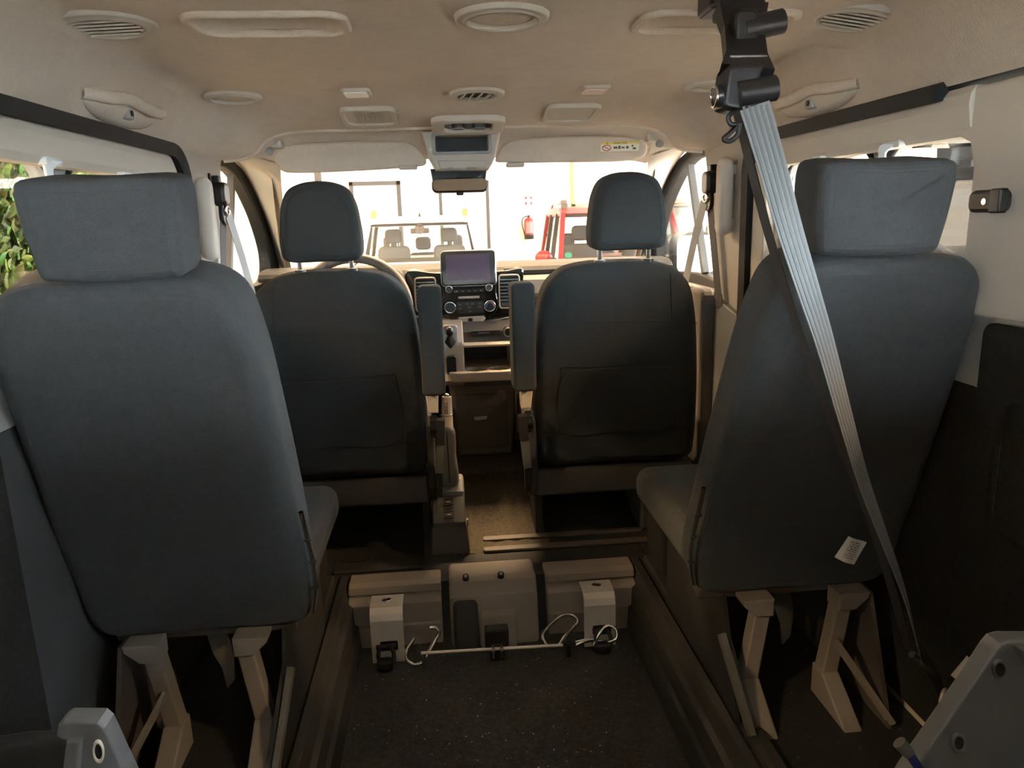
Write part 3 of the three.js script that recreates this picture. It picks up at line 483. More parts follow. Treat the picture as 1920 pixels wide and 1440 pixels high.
// roof grab handles
for (const s of [-1, 1]) {
  const x0 = s * 0.742, t = thing('grab_handle', s < 0 ? 'moulded roof grab handle above the left side door' : 'moulded roof grab handle above the right side door behind the belt', 'handle', [x0, 1.22, -1.66], 'roof grab handles');
  const yb = (x, z) => ceilY(x, z);
  obj('handle_bar', tube([[s * 0.745, yb(0.745, -1.53) + 0.012, -1.50], [s * 0.724, 1.245, -1.57], [s * 0.712, 1.252, -1.64], [s * 0.702, 1.243, -1.73], [s * 0.708, 1.246, -1.80], [s * 0.73, 1.256, -1.83]], 0.0125, { n: 48, rs: 10 }), mat.headliner, t);
  obj('base', new THREE.SphereGeometry(1, 24, 14).scale(0.024, 0.036, 0.17).rotateZ(s * 0.75).translate(s * 0.745, 1.236, -1.68), mat.headliner, t);
  obj('hinge_cover', box(s * 0.718, s * 0.74, 1.216, 1.24, -1.68, -1.645, 0.006), mat.trimGrey, t);
  obj('screw_head', rod([s * 0.716, 1.228, -1.662], [s * 0.722, 1.228, -1.662], 0.006), mat.black, t);
}
// curtain hooks on the window beams
function hook(s, z, label, big) {
  const x = s * 0.775, y = 1.112, t = thing('curtain_hook', label, 'hook', [x, y, z], 'window beam hooks');
  if (big) {
    obj('plate', ext(rr(-0.028, -0.006, 0.028, 0.008, 0.006), 0, 0.02, { bevel: 0.002 }).rotateY(Math.PI / 2).translate(x - 0.01, y + 0.004, z), mat.clip, t);
    obj('hook_arm', ext(spl([[-0.018, 0.004], [-0.020, -0.015], [-0.012, -0.032], [0.006, -0.034], [0.014, -0.022], [0.006, -0.02], [-0.004, -0.022], [-0.006, -0.01], [0.012, 0.004]], 40), 0, 0.008, { bevel: 0.002 }).rotateY(s * -0.9).translate(x - s * 0.008, y, z), mat.clip, t);
  } else {
    obj('plate', box(x - 0.012, x + 0.012, y - 0.002, y + 0.006, z - 0.02, z + 0.02, 0.003), mat.clip, t);
    obj('hook_arm', ext([[-0.008, 0], [0.010, 0], [0.008, -0.03], [-0.004, -0.03]], -0.004, 0.004, { bevel: 0.002 }).rotateY(0.4).translate(x, y, z), mat.clip, t);
  }
}
hook(-1, -1.415, 'translucent curtain hook in front of the hedge at the left window', true);
hook(-1, -1.72, 'white curtain clip above the left seat headrest', false);
hook(1, -1.415, 'pale J-shaped curtain hook at the top of the right window', true);
hook(1, -1.70, 'white curtain clip above the right seat headrest', false);

// ---------- B pillar handles, belts ----------
for (const s of [-1, 1]) {
  const y0 = s < 0 ? 0.905 : 0.93, y1 = y0 + 0.225, zz = s < 0 ? -2.165 : -2.205, t = thing('pillar_handle', s < 0 ? 'pale vertical grab handle on the left door pillar' : 'pale vertical grab handle on the right door pillar', 'handle', [s * 0.76, y0, zz], 'pillar grab handles');
  obj('grip', ext(rr(zz - 0.032, y0, zz + 0.032, y1, 0.03, 8), s * 0.722, s * 0.762, { bevel: 0.018, seg: 5, axis: 'x' }), mat.trim, t);
  obj('mount', [box(s * 0.745, s * 0.775, y1 - 0.05, y1 - 0.02, zz - 0.018, zz + 0.018, 0.006), box(s * 0.745, s * 0.775, y0 + 0.02, y0 + 0.05, zz - 0.018, zz + 0.018, 0.006)], mat.trim, t);
  const b = thing('front_belt', s < 0 ? 'driver seat belt hanging from the left door pillar' : 'front passenger seat belt hanging from the right door pillar', 'seat belt', [s * 0.75, 0.7, -2.34], 'front seat belts');
  obj('height_adjuster', [ext(rr(-2.375, 1.055, -2.315, 1.125, 0.02), s * 0.728, s * 0.765, { bevel: 0.010, seg: 4, axis: 'x' }), box(s * 0.745, s * 0.768, 1.10, 1.145, -2.36, -2.335, 0.005)], mat.blackShiny, b);
  obj('guide_loop', new THREE.TorusGeometry(0.017, 0.0045, 8, 20).scale(1.2, 0.7, 1).rotateY(Math.PI / 2).translate(s * 0.735, 1.043, -2.345), mat.chrome, b);
  obj('guide_cover', ext(spl([[-2.36, 1.04], [-2.365, 1.015], [-2.34, 1.0], [-2.315, 1.015], [-2.32, 1.06]], 24), s * 0.738, s * 0.752, { bevel: 0.004, axis: 'x' }), mat.blackShiny, b);
  obj('diagonal_webbing', ribbon([[s * 0.734, 1.03, -2.355], [s * 0.722, 0.90, -2.41], [s * 0.70, 0.70, -2.46], [s * 0.68, 0.52, -2.5]], 0.044, 0.0016, () => [0.15 * s, 0, 1]), mat.beltRib, b);
  obj('straight_webbing', ribbon([[s * 0.745, 1.03, -2.335], [s * 0.748, 0.85, -2.28], [s * 0.75, 0.71, -2.235]], 0.040, 0.0016, () => [0.1 * s, 0, 1]), mat.beltDark, b);
}
// ---------- belt hanging from the roof in front of the right seat ----------
{
  const t = thing('roof_seat_belt', 'grey seat belt with black retractor hanging from the roof across the right seat', 'seat belt', [0.36, 1.33, -1.2]);
  obj('roof_anchor', [ext(rr(0.318, -1.245, 0.404, -1.17, 0.012), 1.298, 1.336, { bevel: 0.006, axis: 'y' }), box(0.334, 0.392, 1.285, 1.302, -1.215, -1.165, 0.004)], mat.blackShiny, t);
  const strap = obj('retractor_strap', ribbon([[0.362, 1.296, -1.17], [0.358, 1.26, -1.15], [0.346, 1.215, -1.105], [0.335, 1.185, -1.075]], (u) => 0.074 - 0.018 * Math.sin(u * 3.1), (u) => 0.03 - 0.012 * Math.sin(u * 3.1), () => [1, 0.05, 0]), mat.blackShiny, t);
  obj('upper_roller', [rod([0.352, 1.258, -1.135], [0.412, 1.270, -1.135], 0.0175, 0.0175, 20), ext(rr(0.336, 1.232, 0.372, 1.285, 0.012), -1.15, -1.12, { bevel: 0.006 })], mat.blackShiny, t);
  obj('strap_clip', [box(0.316, 0.372, 1.207, 1.215, -1.104, -1.085, 0.003)], mat.silver, t);
  obj('retractor_body', ext(spl([[0.304, 1.195], [0.298, 1.17], [0.298, 1.142], [0.318, 1.136], [0.346, 1.138], [0.352, 1.15], [0.350, 1.178], [0.356, 1.196], [0.33, 1.2]], 40), -1.10, -1.055, { bevel: 0.008, seg: 4 }), mat.blackShiny, t);
  obj('lower_roller', rod([0.318, 1.158, -1.06], [0.372, 1.166, -1.06], 0.0175, 0.0175, 20), mat.blackShiny, t);
  const knob = obj('end_knob', rod([0.297, 1.158, -1.068], [0.289, 1.157, -1.068], 0.016, 0.014, 20), mat.blackShiny, t);
  obj('knob_ring', new THREE.TorusGeometry(0.0135, 0.0018, 8, 24).rotateY(Math.PI / 2).translate(0.2885, 1.157, -1.068), mat.chrome, knob);
  // grey webbing, turning edge-on towards the floor, woven ribs along it
  const path = [[0.340, 1.142, -1.05], [0.366, 1.06, -1.042], [0.392, 0.973, -1.033], [0.424, 0.885, -1.03], [0.452, 0.81, -1.028], [0.488, 0.70, -1.024], [0.523, 0.594, -1.018], [0.560, 0.50, -1.01], [0.596, 0.403, -0.998], [0.618, 0.306, -0.98]];
  const P = spl(path, 60, false), dir = (u) => { const a = u * 1.18; return [Math.cos(a), 0.18, -Math.sin(a)]; };
  const web = obj('webbing', ribbon(P, 0.044, 0.0014, dir), mat.belt, t);
  for (let k = -2; k <= 2; k++) obj('webbing_rib', ribbon(P.map((p, i) => { const d = dir(i / (P.length - 1)); const N = V(0, 0, 0.0009); return [p[0] + d[0] * k * 0.0082, p[1] + d[1] * k * 0.0082 * 0.4, p[2] + d[2] * k * 0.0082 + 0.0009]; }), 0.0038, 0.001, dir), mat.beltRib, web);
  obj('return_webbing', ribbon(spl([[0.322, 1.14, -1.07], [0.37, 0.973, -1.058], [0.418, 0.84, -1.055], [0.487, 0.672, -1.05], [0.563, 0.495, -1.04], [0.612, 0.31, -1.0]], 40, false), 0.016, 0.0014, () => [0.4, 0.1, 1]), mat.beltDark, t);
  obj('snap_hook', [tube([[0.318, 1.139, -1.06], [0.306, 1.128, -1.058], [0.309, 1.119, -1.057], [0.318, 1.117, -1.057], [0.308, 1.106, -1.057], [0.300, 1.099, -1.057], [0.308, 1.096, -1.057], [0.320, 1.105, -1.057], [0.322, 1.12, -1.057]], 0.0036, { n: 60 })], mat.blackShiny, t);
}
// floor strap with buckle by the right wall
{
  const t = thing('floor_strap', 'black floor strap with metal buckle at the foot of the right seat belt', 'strap', [0.64, 0.0, -0.98]);
  obj('strap', ribbon(spl([[0.614, 0.32, -0.985], [0.645, 0.27, -0.98], [0.68, 0.20, -1.0], [0.715, 0.08, -1.03], [0.72, 0.0, -1.04]], 24, false), 0.03, 0.003, () => [0.6, 0.4, -0.6]), mat.beltDark, t);
  obj('buckle_tongue', [bar([0.600, 0.315, -0.965], [0.632, 0.288, -0.962], 0.008, 0.003, [0.5, 0.6, 0]), rod([0.594, 0.323, -0.968], [0.606, 0.316, -0.968], 0.006)], mat.chrome, t);
  obj('ring', new THREE.TorusGeometry(0.014, 0.003, 8, 20).rotateY(0.7).translate(0.66, 0.235, -0.975), mat.steel, t);
}
// black clip on the right rear panel
{
  const t = thing('belt_clip', 'small black screwed belt clip on the right rear panel', 'bracket', [0.765, 1.0, -1.12]);
  obj('base_plate', ext(rr(-1.155, 0.987, -1.085, 1.022, 0.012), 0.744, 0.768, { bevel: 0.006, axis: 'x' }), mat.blackShiny, t);
  obj('clip_tongue', ext(rr(-1.095, 0.986, -1.072, 1.023, 0.004), 0.735, 0.750, { bevel: 0.003, axis: 'x' }), mat.blackShiny, t);
  obj('screw', rod([0.742, 1.004, -1.115], [0.746, 1.004, -1.115], 0.005), mat.chrome, t);
}
// ---------- sun visors, overhead console, mirror ----------
for (const s of [-1, 1]) {
  const t = thing('sun_visor', s < 0 ? 'beige sun visor folded up on the driver side' : 'beige sun visor with yellow warning label on the passenger side', 'sun visor', [s * 0.38, 1.25, -2.53], 'sun visors');
  const o = s < 0 ? [[-0.612, 1.232], [-0.624, 1.20], [-0.60, 1.165], [-0.57, 1.160], [-0.19, 1.170], [-0.142, 1.178], [-0.140, 1.195], [-0.16, 1.225], [-0.19, 1.246], [-0.25, 1.252], [-0.58, 1.246]] : [[0.60, 1.225], [0.592, 1.19], [0.56, 1.178], [0.29, 1.175], [0.13, 1.178], [0.09, 1.183], [0.095, 1.20], [0.112, 1.23], [0.15, 1.248], [0.2, 1.254], [0.57, 1.246]];
  const body = obj('visor_body', rotX(ext(spl(o, 80), -2.565, -2.535, { bevel: 0.010, seg: 5 }), 0.15, 1.25, -2.55), mat.headliner, t);
  obj('pivot', [box(s * 0.585, s * 0.645, 1.232, 1.262, -2.56, -2.49, 0.012), rod([s * 0.57, 1.238, -2.545], [s * 0.63, 1.245, -2.53], 0.009)], mat.trim, t);
  const c = s < 0 ? -0.20 : 0.155; obj('clip', [box(c - 0.03, c + 0.03, 1.163, 1.178, -2.575, -2.545, 0.005)], mat.trim, t);
  if (s > 0) {
    const cv = document.createElement('canvas'); cv.width = 256; cv.height = 64; const q = cv.getContext('2d');
    q.fillStyle = '#efe9d8'; q.fillRect(0, 0, 256, 64); q.fillStyle = '#e8d46a'; q.fillRect(0, 0, 256, 16); q.fillStyle = '#a8923e'; for (const [x, w] of [[36, 12], [84, 50], [140, 34]]) q.fillRect(x, 4, w, 8);
    q.strokeStyle = '#b5412c'; q.lineWidth = 5; q.beginPath(); q.ellipse(40, 40, 28, 19, 0, 0, 7); q.stroke(); q.beginPath(); q.moveTo(20, 30); q.lineTo(60, 50); q.stroke();
    q.fillStyle = '#5b564e'; for (const [x, y, w, h] of [[86, 32, 26, 14], [118, 26, 14, 22], [138, 34, 22, 10], [170, 30, 16, 16], [206, 22, 12, 12], [214, 40, 22, 12]]) q.fillRect(x, y, w, h);
    const tx = new THREE.CanvasTexture(cv); tx.colorSpace = THREE.SRGBColorSpace;
    const pl = new THREE.PlaneGeometry(0.130, 0.030); const m = new THREE.Mesh(pl, new THREE.MeshStandardMaterial({ map: tx, roughness: 0.6 }));
    m.name = 'warning_label'; m.userData.label = 'yellow and white warning label'; m.position.set(0.505 - t.position.x, 1.2205 - t.position.y, -2.538 - t.position.z); m.rotation.set(0.15, 0, 0); m.castShadow = m.receiveShadow = true; body.add(m);
  }
}
{
  const cx = -0.022, t = thing('overhead_console', 'beige overhead console with a dark open pocket between the sun visors', 'overhead console', [cx, 1.25, -2.52]);
  const o = [[-0.128, 1.276], [0.128, 1.276], [0.122, 1.25], [0.108, 1.195], [0.094, 1.168], [0.085, 1.155], [-0.085, 1.155], [-0.094, 1.168], [-0.108, 1.195], [-0.122, 1.25]].map(([x, y]) => [cx + x, y]).reverse();
  const hole = rr(cx - 0.084, 1.211, cx + 0.084, 1.260, 0.006);
  obj('housing', ext(o, -2.62, -2.49, { bevel: 0.008, seg: 3, holes: [hole.slice().reverse()] }), mat.trim, t);
  obj('pocket', [box(cx - 0.09, cx + 0.09, 1.205, 1.265, -2.60, -2.555, 0.002)], mat.black, t);
  obj('pocket_frame', ext(rr(cx - 0.096, 1.202, cx + 0.096, 1.269, 0.010), -2.492, -2.484, { bevel: 0.002, holes: [hole.slice().reverse()] }), mat.trimGrey, t);
  for (const k of [-1, 1]) obj('switch', rod([cx + k * 0.07, 1.218, -2.555], [cx + k * 0.07, 1.218, -2.545], 0.005), mat.blackShiny, t);
  obj('lamp_lens', ext([[cx - 0.072, 1.158], [cx + 0.072, 1.158], [cx + 0.08, 1.183], [cx - 0.08, 1.183]], -2.492, -2.480, { bevel: 0.003 }), mat.trim, t);
  for (const [a, b] of [[-0.05, -0.03], [0.01, 0.045]]) obj('latch', box(cx + a, cx + b, 1.156, 1.161, -2.484, -2.476, 0.001), mat.trimGrey, t);
  const m = thing('rear_view_mirror', 'rectangular rear-view mirror hanging below the overhead console', 'mirror', [cx - 0.010, 1.1, -2.55]), mx = cx - 0.011;
  obj('sensor_housing', ext([[mx - 0.095, 1.165], [mx + 0.095, 1.165], [mx + 0.088, 1.118], [mx + 0.04, 1.108], [mx - 0.04, 1.108], [mx - 0.088, 1.118]].reverse(), -2.66, -2.57, { bevel: 0.008 }), mat.black, m);
  const sh = rr(mx - 0.092, 1.085, mx + 0.092, 1.130, 0.018, 6);
  const mc = obj('mirror_case', rotX(ext(sh, -2.555, -2.525, { bevel: 0.006 }), -0.12, 1.107, -2.54), mat.black, m);
  obj('mirror_glass', rotX(ext(rr(mx - 0.088, 1.089, mx + 0.088, 1.126, 0.015, 6), -2.526, -2.5235, {}), -0.12, 1.107, -2.54), mat.dimMirror, mc);
  obj('stalk', rod([mx, 1.13, -2.57], [mx, 1.10, -2.55], 0.012), mat.black, m);
  obj('dip_lever', box(mx - 0.012, mx + 0.012, 1.076, 1.090, -2.55, -2.53, 0.004), mat.black, m);
}
// ---------- dashboard ----------
{
  const t = thing('dashboard', 'dark dashboard with tan front panels, touch screen and centre controls', 'dashboard', [0, 0.2, -2.9]);
  const prof = [[-3.40, 0.76], [-3.28, 0.80], [-3.10, 0.826], [-2.95, 0.832], [-2.86, 0.828], [-2.825, 0.818], [-2.812, 0.804], [-2.82, 0.79], [-2.90, 0.785], [-2.90, 0.42], [-3.05, 0.30], [-3.40, 0.30]];
  obj('top_pad', ext(prof, -0.78, 0.78, { bevel: 0.004, axis: 'x' }), mat.dark, t);
  for (const [a, b, n] of [[0.19, 0.70, 'passenger_panel'], [-0.74, -0.20, 'driver_panel']]) {
    obj(n, ext([[-2.90, 0.79], [-2.80, 0.785], [-2.785, 0.77], [-2.775, 0.72], [-2.79, 0.705], [-2.90, 0.70]], a, b, { bevel: 0.006, axis: 'x' }), mat.dashTan, t);
    obj('lower_panel', ext([[-2.90, 0.705], [-2.79, 0.705], [-2.765, 0.69], [-2.77, 0.62], [-2.84, 0.40], [-2.95, 0.38]], a, b, { bevel: 0.006, axis: 'x' }), mat.dark, t);
    obj('chrome_strip', tube([[a, a > 0 ? 0.654 : 0.66, -2.757], [(a + b) / 2, 0.668, -2.757], [b, 0.672, -2.757]], 0.004), mat.silver, t);
  }
  // glossy centre stack
  const st = obj('centre_stack', [ext(spl([[-0.235, 0.818], [-0.13, 0.812], [0.0, 0.808], [0.13, 0.812], [0.19, 0.815], [0.188, 0.74], [0.182, 0.675], [0.12, 0.65], [0.055, 0.636], [-0.06, 0.632], [-0.12, 0.648], [-0.22, 0.67], [-0.235, 0.74]], 80), -2.86, -2.735, { bevel: 0.010, seg: 4 }),
    ext(spl([[-0.107, 0.79], [0.090, 0.79], [0.090, 0.74], [0.097, 0.68], [0.065, 0.642], [0.045, 0.632], [-0.055, 0.630], [-0.085, 0.642], [-0.112, 0.68], [-0.104, 0.74]], 60), -2.80, -2.716, { bevel: 0.008, seg: 4 })], mat.gloss, t);
  // screen
  const scr = obj('touch_screen', rotX(ext(rr(-0.108, 0.764, 0.090, 0.888, 0.014, 6), -2.735, -2.70, { bevel: 0.005 }), -0.10, 0.77, -2.70), mat.gloss, t);
  obj('display', rotX(ext(rr(-0.090, 0.783, 0.068, 0.876, 0.004), -2.7002, -2.6985, {}), -0.10, 0.77, -2.70), new THREE.MeshPhysicalMaterial({ color: lin(0.11, 0.08, 0.14), roughness: 0.08, clearcoat: 1, clearcoatRoughness: 0.03 }), scr);  // purple base colour painted for a reflection in the screen glass
  obj('screen_edge', rotX(loop2(rr(-0.1085, 0.7635, 0.0905, 0.8885, 0.014, 6), 0.0014, ([x, y]) => [x, y, -2.706]), -0.10, 0.77, -2.70), mat.silver, scr);
  const knob = (n, x, y, r, parent, capMat) => { const k = obj(n, rod([x, y, -2.72], [x, y, -2.690], r * 0.86, r * 0.8, 24), capMat || mat.blackShiny, parent); obj('chrome_ring', new THREE.TorusGeometry(r * 0.92, r * 0.16, 8, 28).translate(x, y, -2.698), mat.chrome, k); return k; };
  knob('volume_knob', -0.083, 0.753, 0.0125, st); knob('tuning_knob', 0.062, 0.754, 0.0125, st);
  knob('fan_knob', -0.082, 0.687, 0.020, st);
  const tk = knob('temperature_knob', 0.063, 0.687, 0.020, st);
  obj('blue_arc', new THREE.TorusGeometry(0.0135, 0.0014, 6, 14, 1.5).rotateZ(Math.PI * 0.62).translate(0.063, 0.687, -2.6895), M([0.06, 0.13, 0.55], 0.4), tk);
  obj('red_arc', new THREE.TorusGeometry(0.0135, 0.0014, 6, 14, 1.5).rotateZ(-0.1).translate(0.063, 0.687, -2.6895), M([0.55, 0.04, 0.05], 0.4), tk);
  obj('button_row', ext(rr(-0.066, 0.738, 0.046, 0.749, 0.004), -2.72, -2.708, { bevel: 0.002 }), mat.dark, st);
  for (let i = 0; i < 5; i++) obj('button_mark', box(-0.058 + i * 0.022, -0.052 + i * 0.022, 0.7425, 0.7445, -2.709, -2.7072, 0), mat.silver, st);
  obj('disc_slot', ext(rr(-0.051, 0.716, 0.027, 0.724, 0.003), -2.72, -2.709, { bevel: 0.001 }), mat.console, st);
  obj('climate_panel', ext(rr(-0.058, 0.662, 0.041, 0.704, 0.006), -2.72, -2.709, { bevel: 0.002 }), mat.dark, st);
  for (const [x, y] of [[-0.046, 0.694], [-0.046, 0.680], [-0.018, 0.696], [0.0, 0.696], [-0.012, 0.684], [0.026, 0.696], [0.026, 0.684], [-0.01, 0.668]]) obj('climate_button', box(x - 0.006, x + 0.006, y - 0.0035, y + 0.0035, -2.712, -2.7065, 0.001), mat.grey, st);
  obj('key_plate', ext([[-0.052, 0.648], [0.040, 0.650], [0.047, 0.641], [0.034, 0.628], [-0.040, 0.626], [-0.056, 0.640]].reverse(), -2.72, -2.702, { bevel: 0.003 }), mat.console, st);
  obj('key_button', box(-0.018, -0.002, 0.633, 0.645, -2.704, -2.700, 0.002), mat.dark, st);
  obj('chrome_lip', tube([[-0.235, 0.662, -2.735], [-0.15, 0.640, -2.725], [-0.06, 0.624, -2.712], [0.045, 0.626, -2.712], [0.145, 0.641, -2.725], [0.245, 0.656, -2.755]], 0.0042, { n: 60 }), mat.silver, st);
  // air vents with slats and bright frames
  for (const [x, nm] of [[0.138, 'centre_vent'], [-0.168, 'centre_vent']]) {
    const fr = rr(x - 0.037, 0.674, x + 0.037, 0.794, 0.008), v = obj(nm, ext(rr(x - 0.034, 0.677, x + 0.034, 0.791, 0.006), -2.75, -2.733, {}), mat.black, t);
    obj('vent_frame', loop2(fr, 0.0036, ([a, b]) => [a, b, -2.727]), mat.console, v);
    for (let i = 0; i < 7; i++) obj('slat', box(x - 0.033, x + 0.033, 0.702 + i * 0.0125, 0.7042 + i * 0.0125, -2.738, -2.722, 0.0006), mat.silver, v);
    obj('vent_slider', box(x - 0.008, x + 0.012, 0.737, 0.749, -2.728, -2.714, 0.002), mat.blackShiny, v);
    obj('vent_flap', box(x - 0.032, x + 0.032, 0.680, 0.694, -2.736, -2.726, 0.002), mat.grey, v);
    obj('thumb_wheel', rod([x + 0.005 - 0.02, 0.810, -2.76], [x + 0.005 + 0.02, 0.810, -2.76], 0.010, 0.010, 16), mat.dark, v);
  }
  obj('side_vent', [box(-0.66, -0.56, 0.69, 0.79, -2.80, -2.77, 0.008)], mat.black, t);
}
// steering wheel
{
  const c = [-0.408, 0.71, -2.53], t = thing('steering_wheel', 'leather steering wheel behind the driver headrest', 'steering wheel', c), tilt = -0.42;
  const R = (g) => g.rotateX(tilt).translate(...c);
  const rim = obj('rim', R(new THREE.TorusGeometry(0.185, 0.0165, 14, 64)), M([0.16, 0.135, 0.115], 0.45, { bumpMap: bumpFine, bumpScale: 0.0003 }), t);
  obj('stitching', R(new THREE.TorusGeometry(0.1695, 0.0018, 6, 64)), mat.seam, rim);
  obj('hub', R(ext(spl([[-0.07, 0.03], [0, 0.055], [0.07, 0.03], [0.06, -0.04], [0, -0.07], [-0.06, -0.04]], 40), -0.06, -0.005, { bevel: 0.012, seg: 4 })), mat.dark, t);
  for (const a of [0.1, Math.PI - 0.1, -Math.PI / 2]) obj('spoke', R(bar([0.05 * Math.cos(a), 0.05 * Math.sin(a), -0.03], [0.18 * Math.cos(a), 0.18 * Math.sin(a), -0.004], 0.034, 0.014, [-Math.sin(a), Math.cos(a), 0])), mat.dark, t);
  obj('column', rod([c[0], c[1] - 0.01, c[2] - 0.03], [c[0], c[1] - 0.09, c[2] - 0.20], 0.05), mat.black, t);
}
// instrument hood
solo('instrument_hood', 'dark instrument hood ahead of the steering wheel', 'instrument panel', ext(spl([[-0.58, 0.77], [-0.56, 0.825], [-0.41, 0.842], [-0.26, 0.825], [-0.24, 0.77]], 40), -2.81, -2.70, { bevel: 0.014, seg: 4 }), mat.dark);
// ---------- centre console ----------
{
  const t = thing('centre_console', 'tan and brown centre console with cubby, cup holders and lower bin', 'console', [0.02, 0.13, -2.75]);
  const A = [[-0.052, 0.632], [0.150, 0.632], [0.150, 0.44], [-0.115, 0.44], [-0.115, 0.632]];
  // upper sloping panel with slot and socket
  obj('upper_panel', ext([[-2.86, 0.635], [-2.70, 0.632], [-2.655, 0.60], [-2.635, 0.562], [-2.86, 0.556]], -0.055, 0.150, { bevel: 0.005, axis: 'x' }), mat.brown, t);
  const slot = obj('slot_frame', ext(rr(-0.012, 0.590, 0.096, 0.606, 0.004), -2.66, -2.640, { bevel: 0.002 }), mat.dark, t); obj('slot', ext(rr(-0.004, 0.5945, 0.078, 0.6015, 0.002), -2.65, -2.6385, {}), mat.black, slot); obj('slot_line', box(0.014, 0.055, 0.5972, 0.599, -2.64, -2.6378, 0), mat.silver, slot);
  const so = obj('power_socket', rod([0.122, 0.599, -2.67], [0.122, 0.597, -2.636], 0.0155, 0.0145, 24), mat.dark, t); obj('socket_ring', new THREE.TorusGeometry(0.0148, 0.0024, 8, 28).translate(0.122, 0.597, -2.636), mat.silver, so);
  obj('shelf_lip', [ext([[-2.70, 0.552], [-2.70, 0.568], [-2.612, 0.566], [-2.604, 0.560], [-2.612, 0.552]], -0.042, 0.134, { bevel: 0.003, axis: 'x' })], mat.console, t);
  // open cubby: back, sides
  obj('cubby', [box(-0.05, 0.14, 0.46, 0.556, -2.80, -2.78, 0.002), box(-0.05, -0.042, 0.46, 0.556, -2.80, -2.64, 0.002), box(0.132, 0.14, 0.46, 0.556, -2.80, -2.64, 0.002)], mat.dark, t);
  obj('side_frame', ext([[-2.80, 0.45], [-2.80, 0.63], [-2.69, 0.63], [-2.63, 0.57], [-2.60, 0.47], [-2.57, 0.445], [-2.60, 0.42]], 0.127, 0.155, { bevel: 0.006, axis: 'x' }), mat.console, t);
  obj('gear_side_panel', ext([[-2.80, 0.45], [-2.80, 0.64], [-2.67, 0.64], [-2.62, 0.57], [-2.585, 0.47], [-2.555, 0.445], [-2.60, 0.42]], -0.122, -0.04, { bevel: 0.006, axis: 'x' }), mat.console, t);
  // cup holder tray
  const cup = obj('cup_tray', ext(rr(-0.10, -2.80, 0.145, -2.548, 0.035, 6), 0.438, 0.474, { bevel: 0.006, axis: 'y', holes: [ov(0.038, 0.034).map(([x, z]) => [x + 0.0, z - 2.60]).reverse(), ov(0.036, 0.034).map(([x, z]) => [x + 0.083, z - 2.605]).reverse()] }), mat.console, t);
  obj('cup_well', [box(-0.045, 0.13, 0.42, 0.446, -2.66, -2.56, 0.004)], mat.dark, cup);
  // gear lever in its frame
  const gf = obj('gear_frame', ext(rr(-0.112, 0.542, -0.060, 0.634, 0.012), -2.64, -2.615, { bevel: 0.004, holes: [rr(-0.106, 0.549, -0.066, 0.627, 0.009).reverse()] }), mat.silver, t);
  obj('gear_boot', new THREE.ConeGeometry(0.030, 0.075, 5).rotateX(0.9).translate(-0.087, 0.588, -2.607), mat.blackShiny, gf);
  obj('gear_knob', new THREE.SphereGeometry(0.014, 20, 14).scale(1, 1.3, 1).translate(-0.088, 0.617, -2.577), mat.blackShiny, gf);
  obj('side_slot', ext(rr(-0.104, 0.462, -0.070, 0.530, 0.010), -2.60, -2.572, { bevel: 0.002 }), mat.black, t);
  // lower body with bin flap
  obj('lower_body', ext([[-0.105, 0.452], [0.150, 0.452], [0.152, 0.40], [0.135, 0.22], [0.128, 0.132], [-0.078, 0.132], [-0.09, 0.3]].reverse(), -2.89, -2.645, { bevel: 0.02, seg: 4 }), mat.consoleLow, t);
  obj('side_cheek', ext([[-2.66, 0.46], [-2.62, 0.44], [-2.64, 0.30], [-2.70, 0.20], [-2.80, 0.14], [-2.89, 0.14], [-2.89, 0.46]], 0.142, 0.185, { bevel: 0.016, axis: 'x', seg: 4 }), mat.console, t);
  const bin = obj('bin_flap', ext(rr(-0.075, 0.165, 0.112, 0.372, 0.008), -2.66, -2.637, { bevel: 0.003 }), mat.binFlap, t);
  obj('bin_handle', ext([[-0.042, 0.322], [0.060, 0.324], [0.042, 0.296], [0.036, 0.276], [-0.016, 0.272], [-0.024, 0.294]].reverse(), -2.64, -2.630, { bevel: 0.003 }), mat.brown, bin);
  obj('handle_hollow', ext([[-0.014, 0.290], [0.036, 0.292], [0.032, 0.279], [-0.010, 0.277]].reverse(), -2.634, -2.6285, {}), mat.console, bin);
}
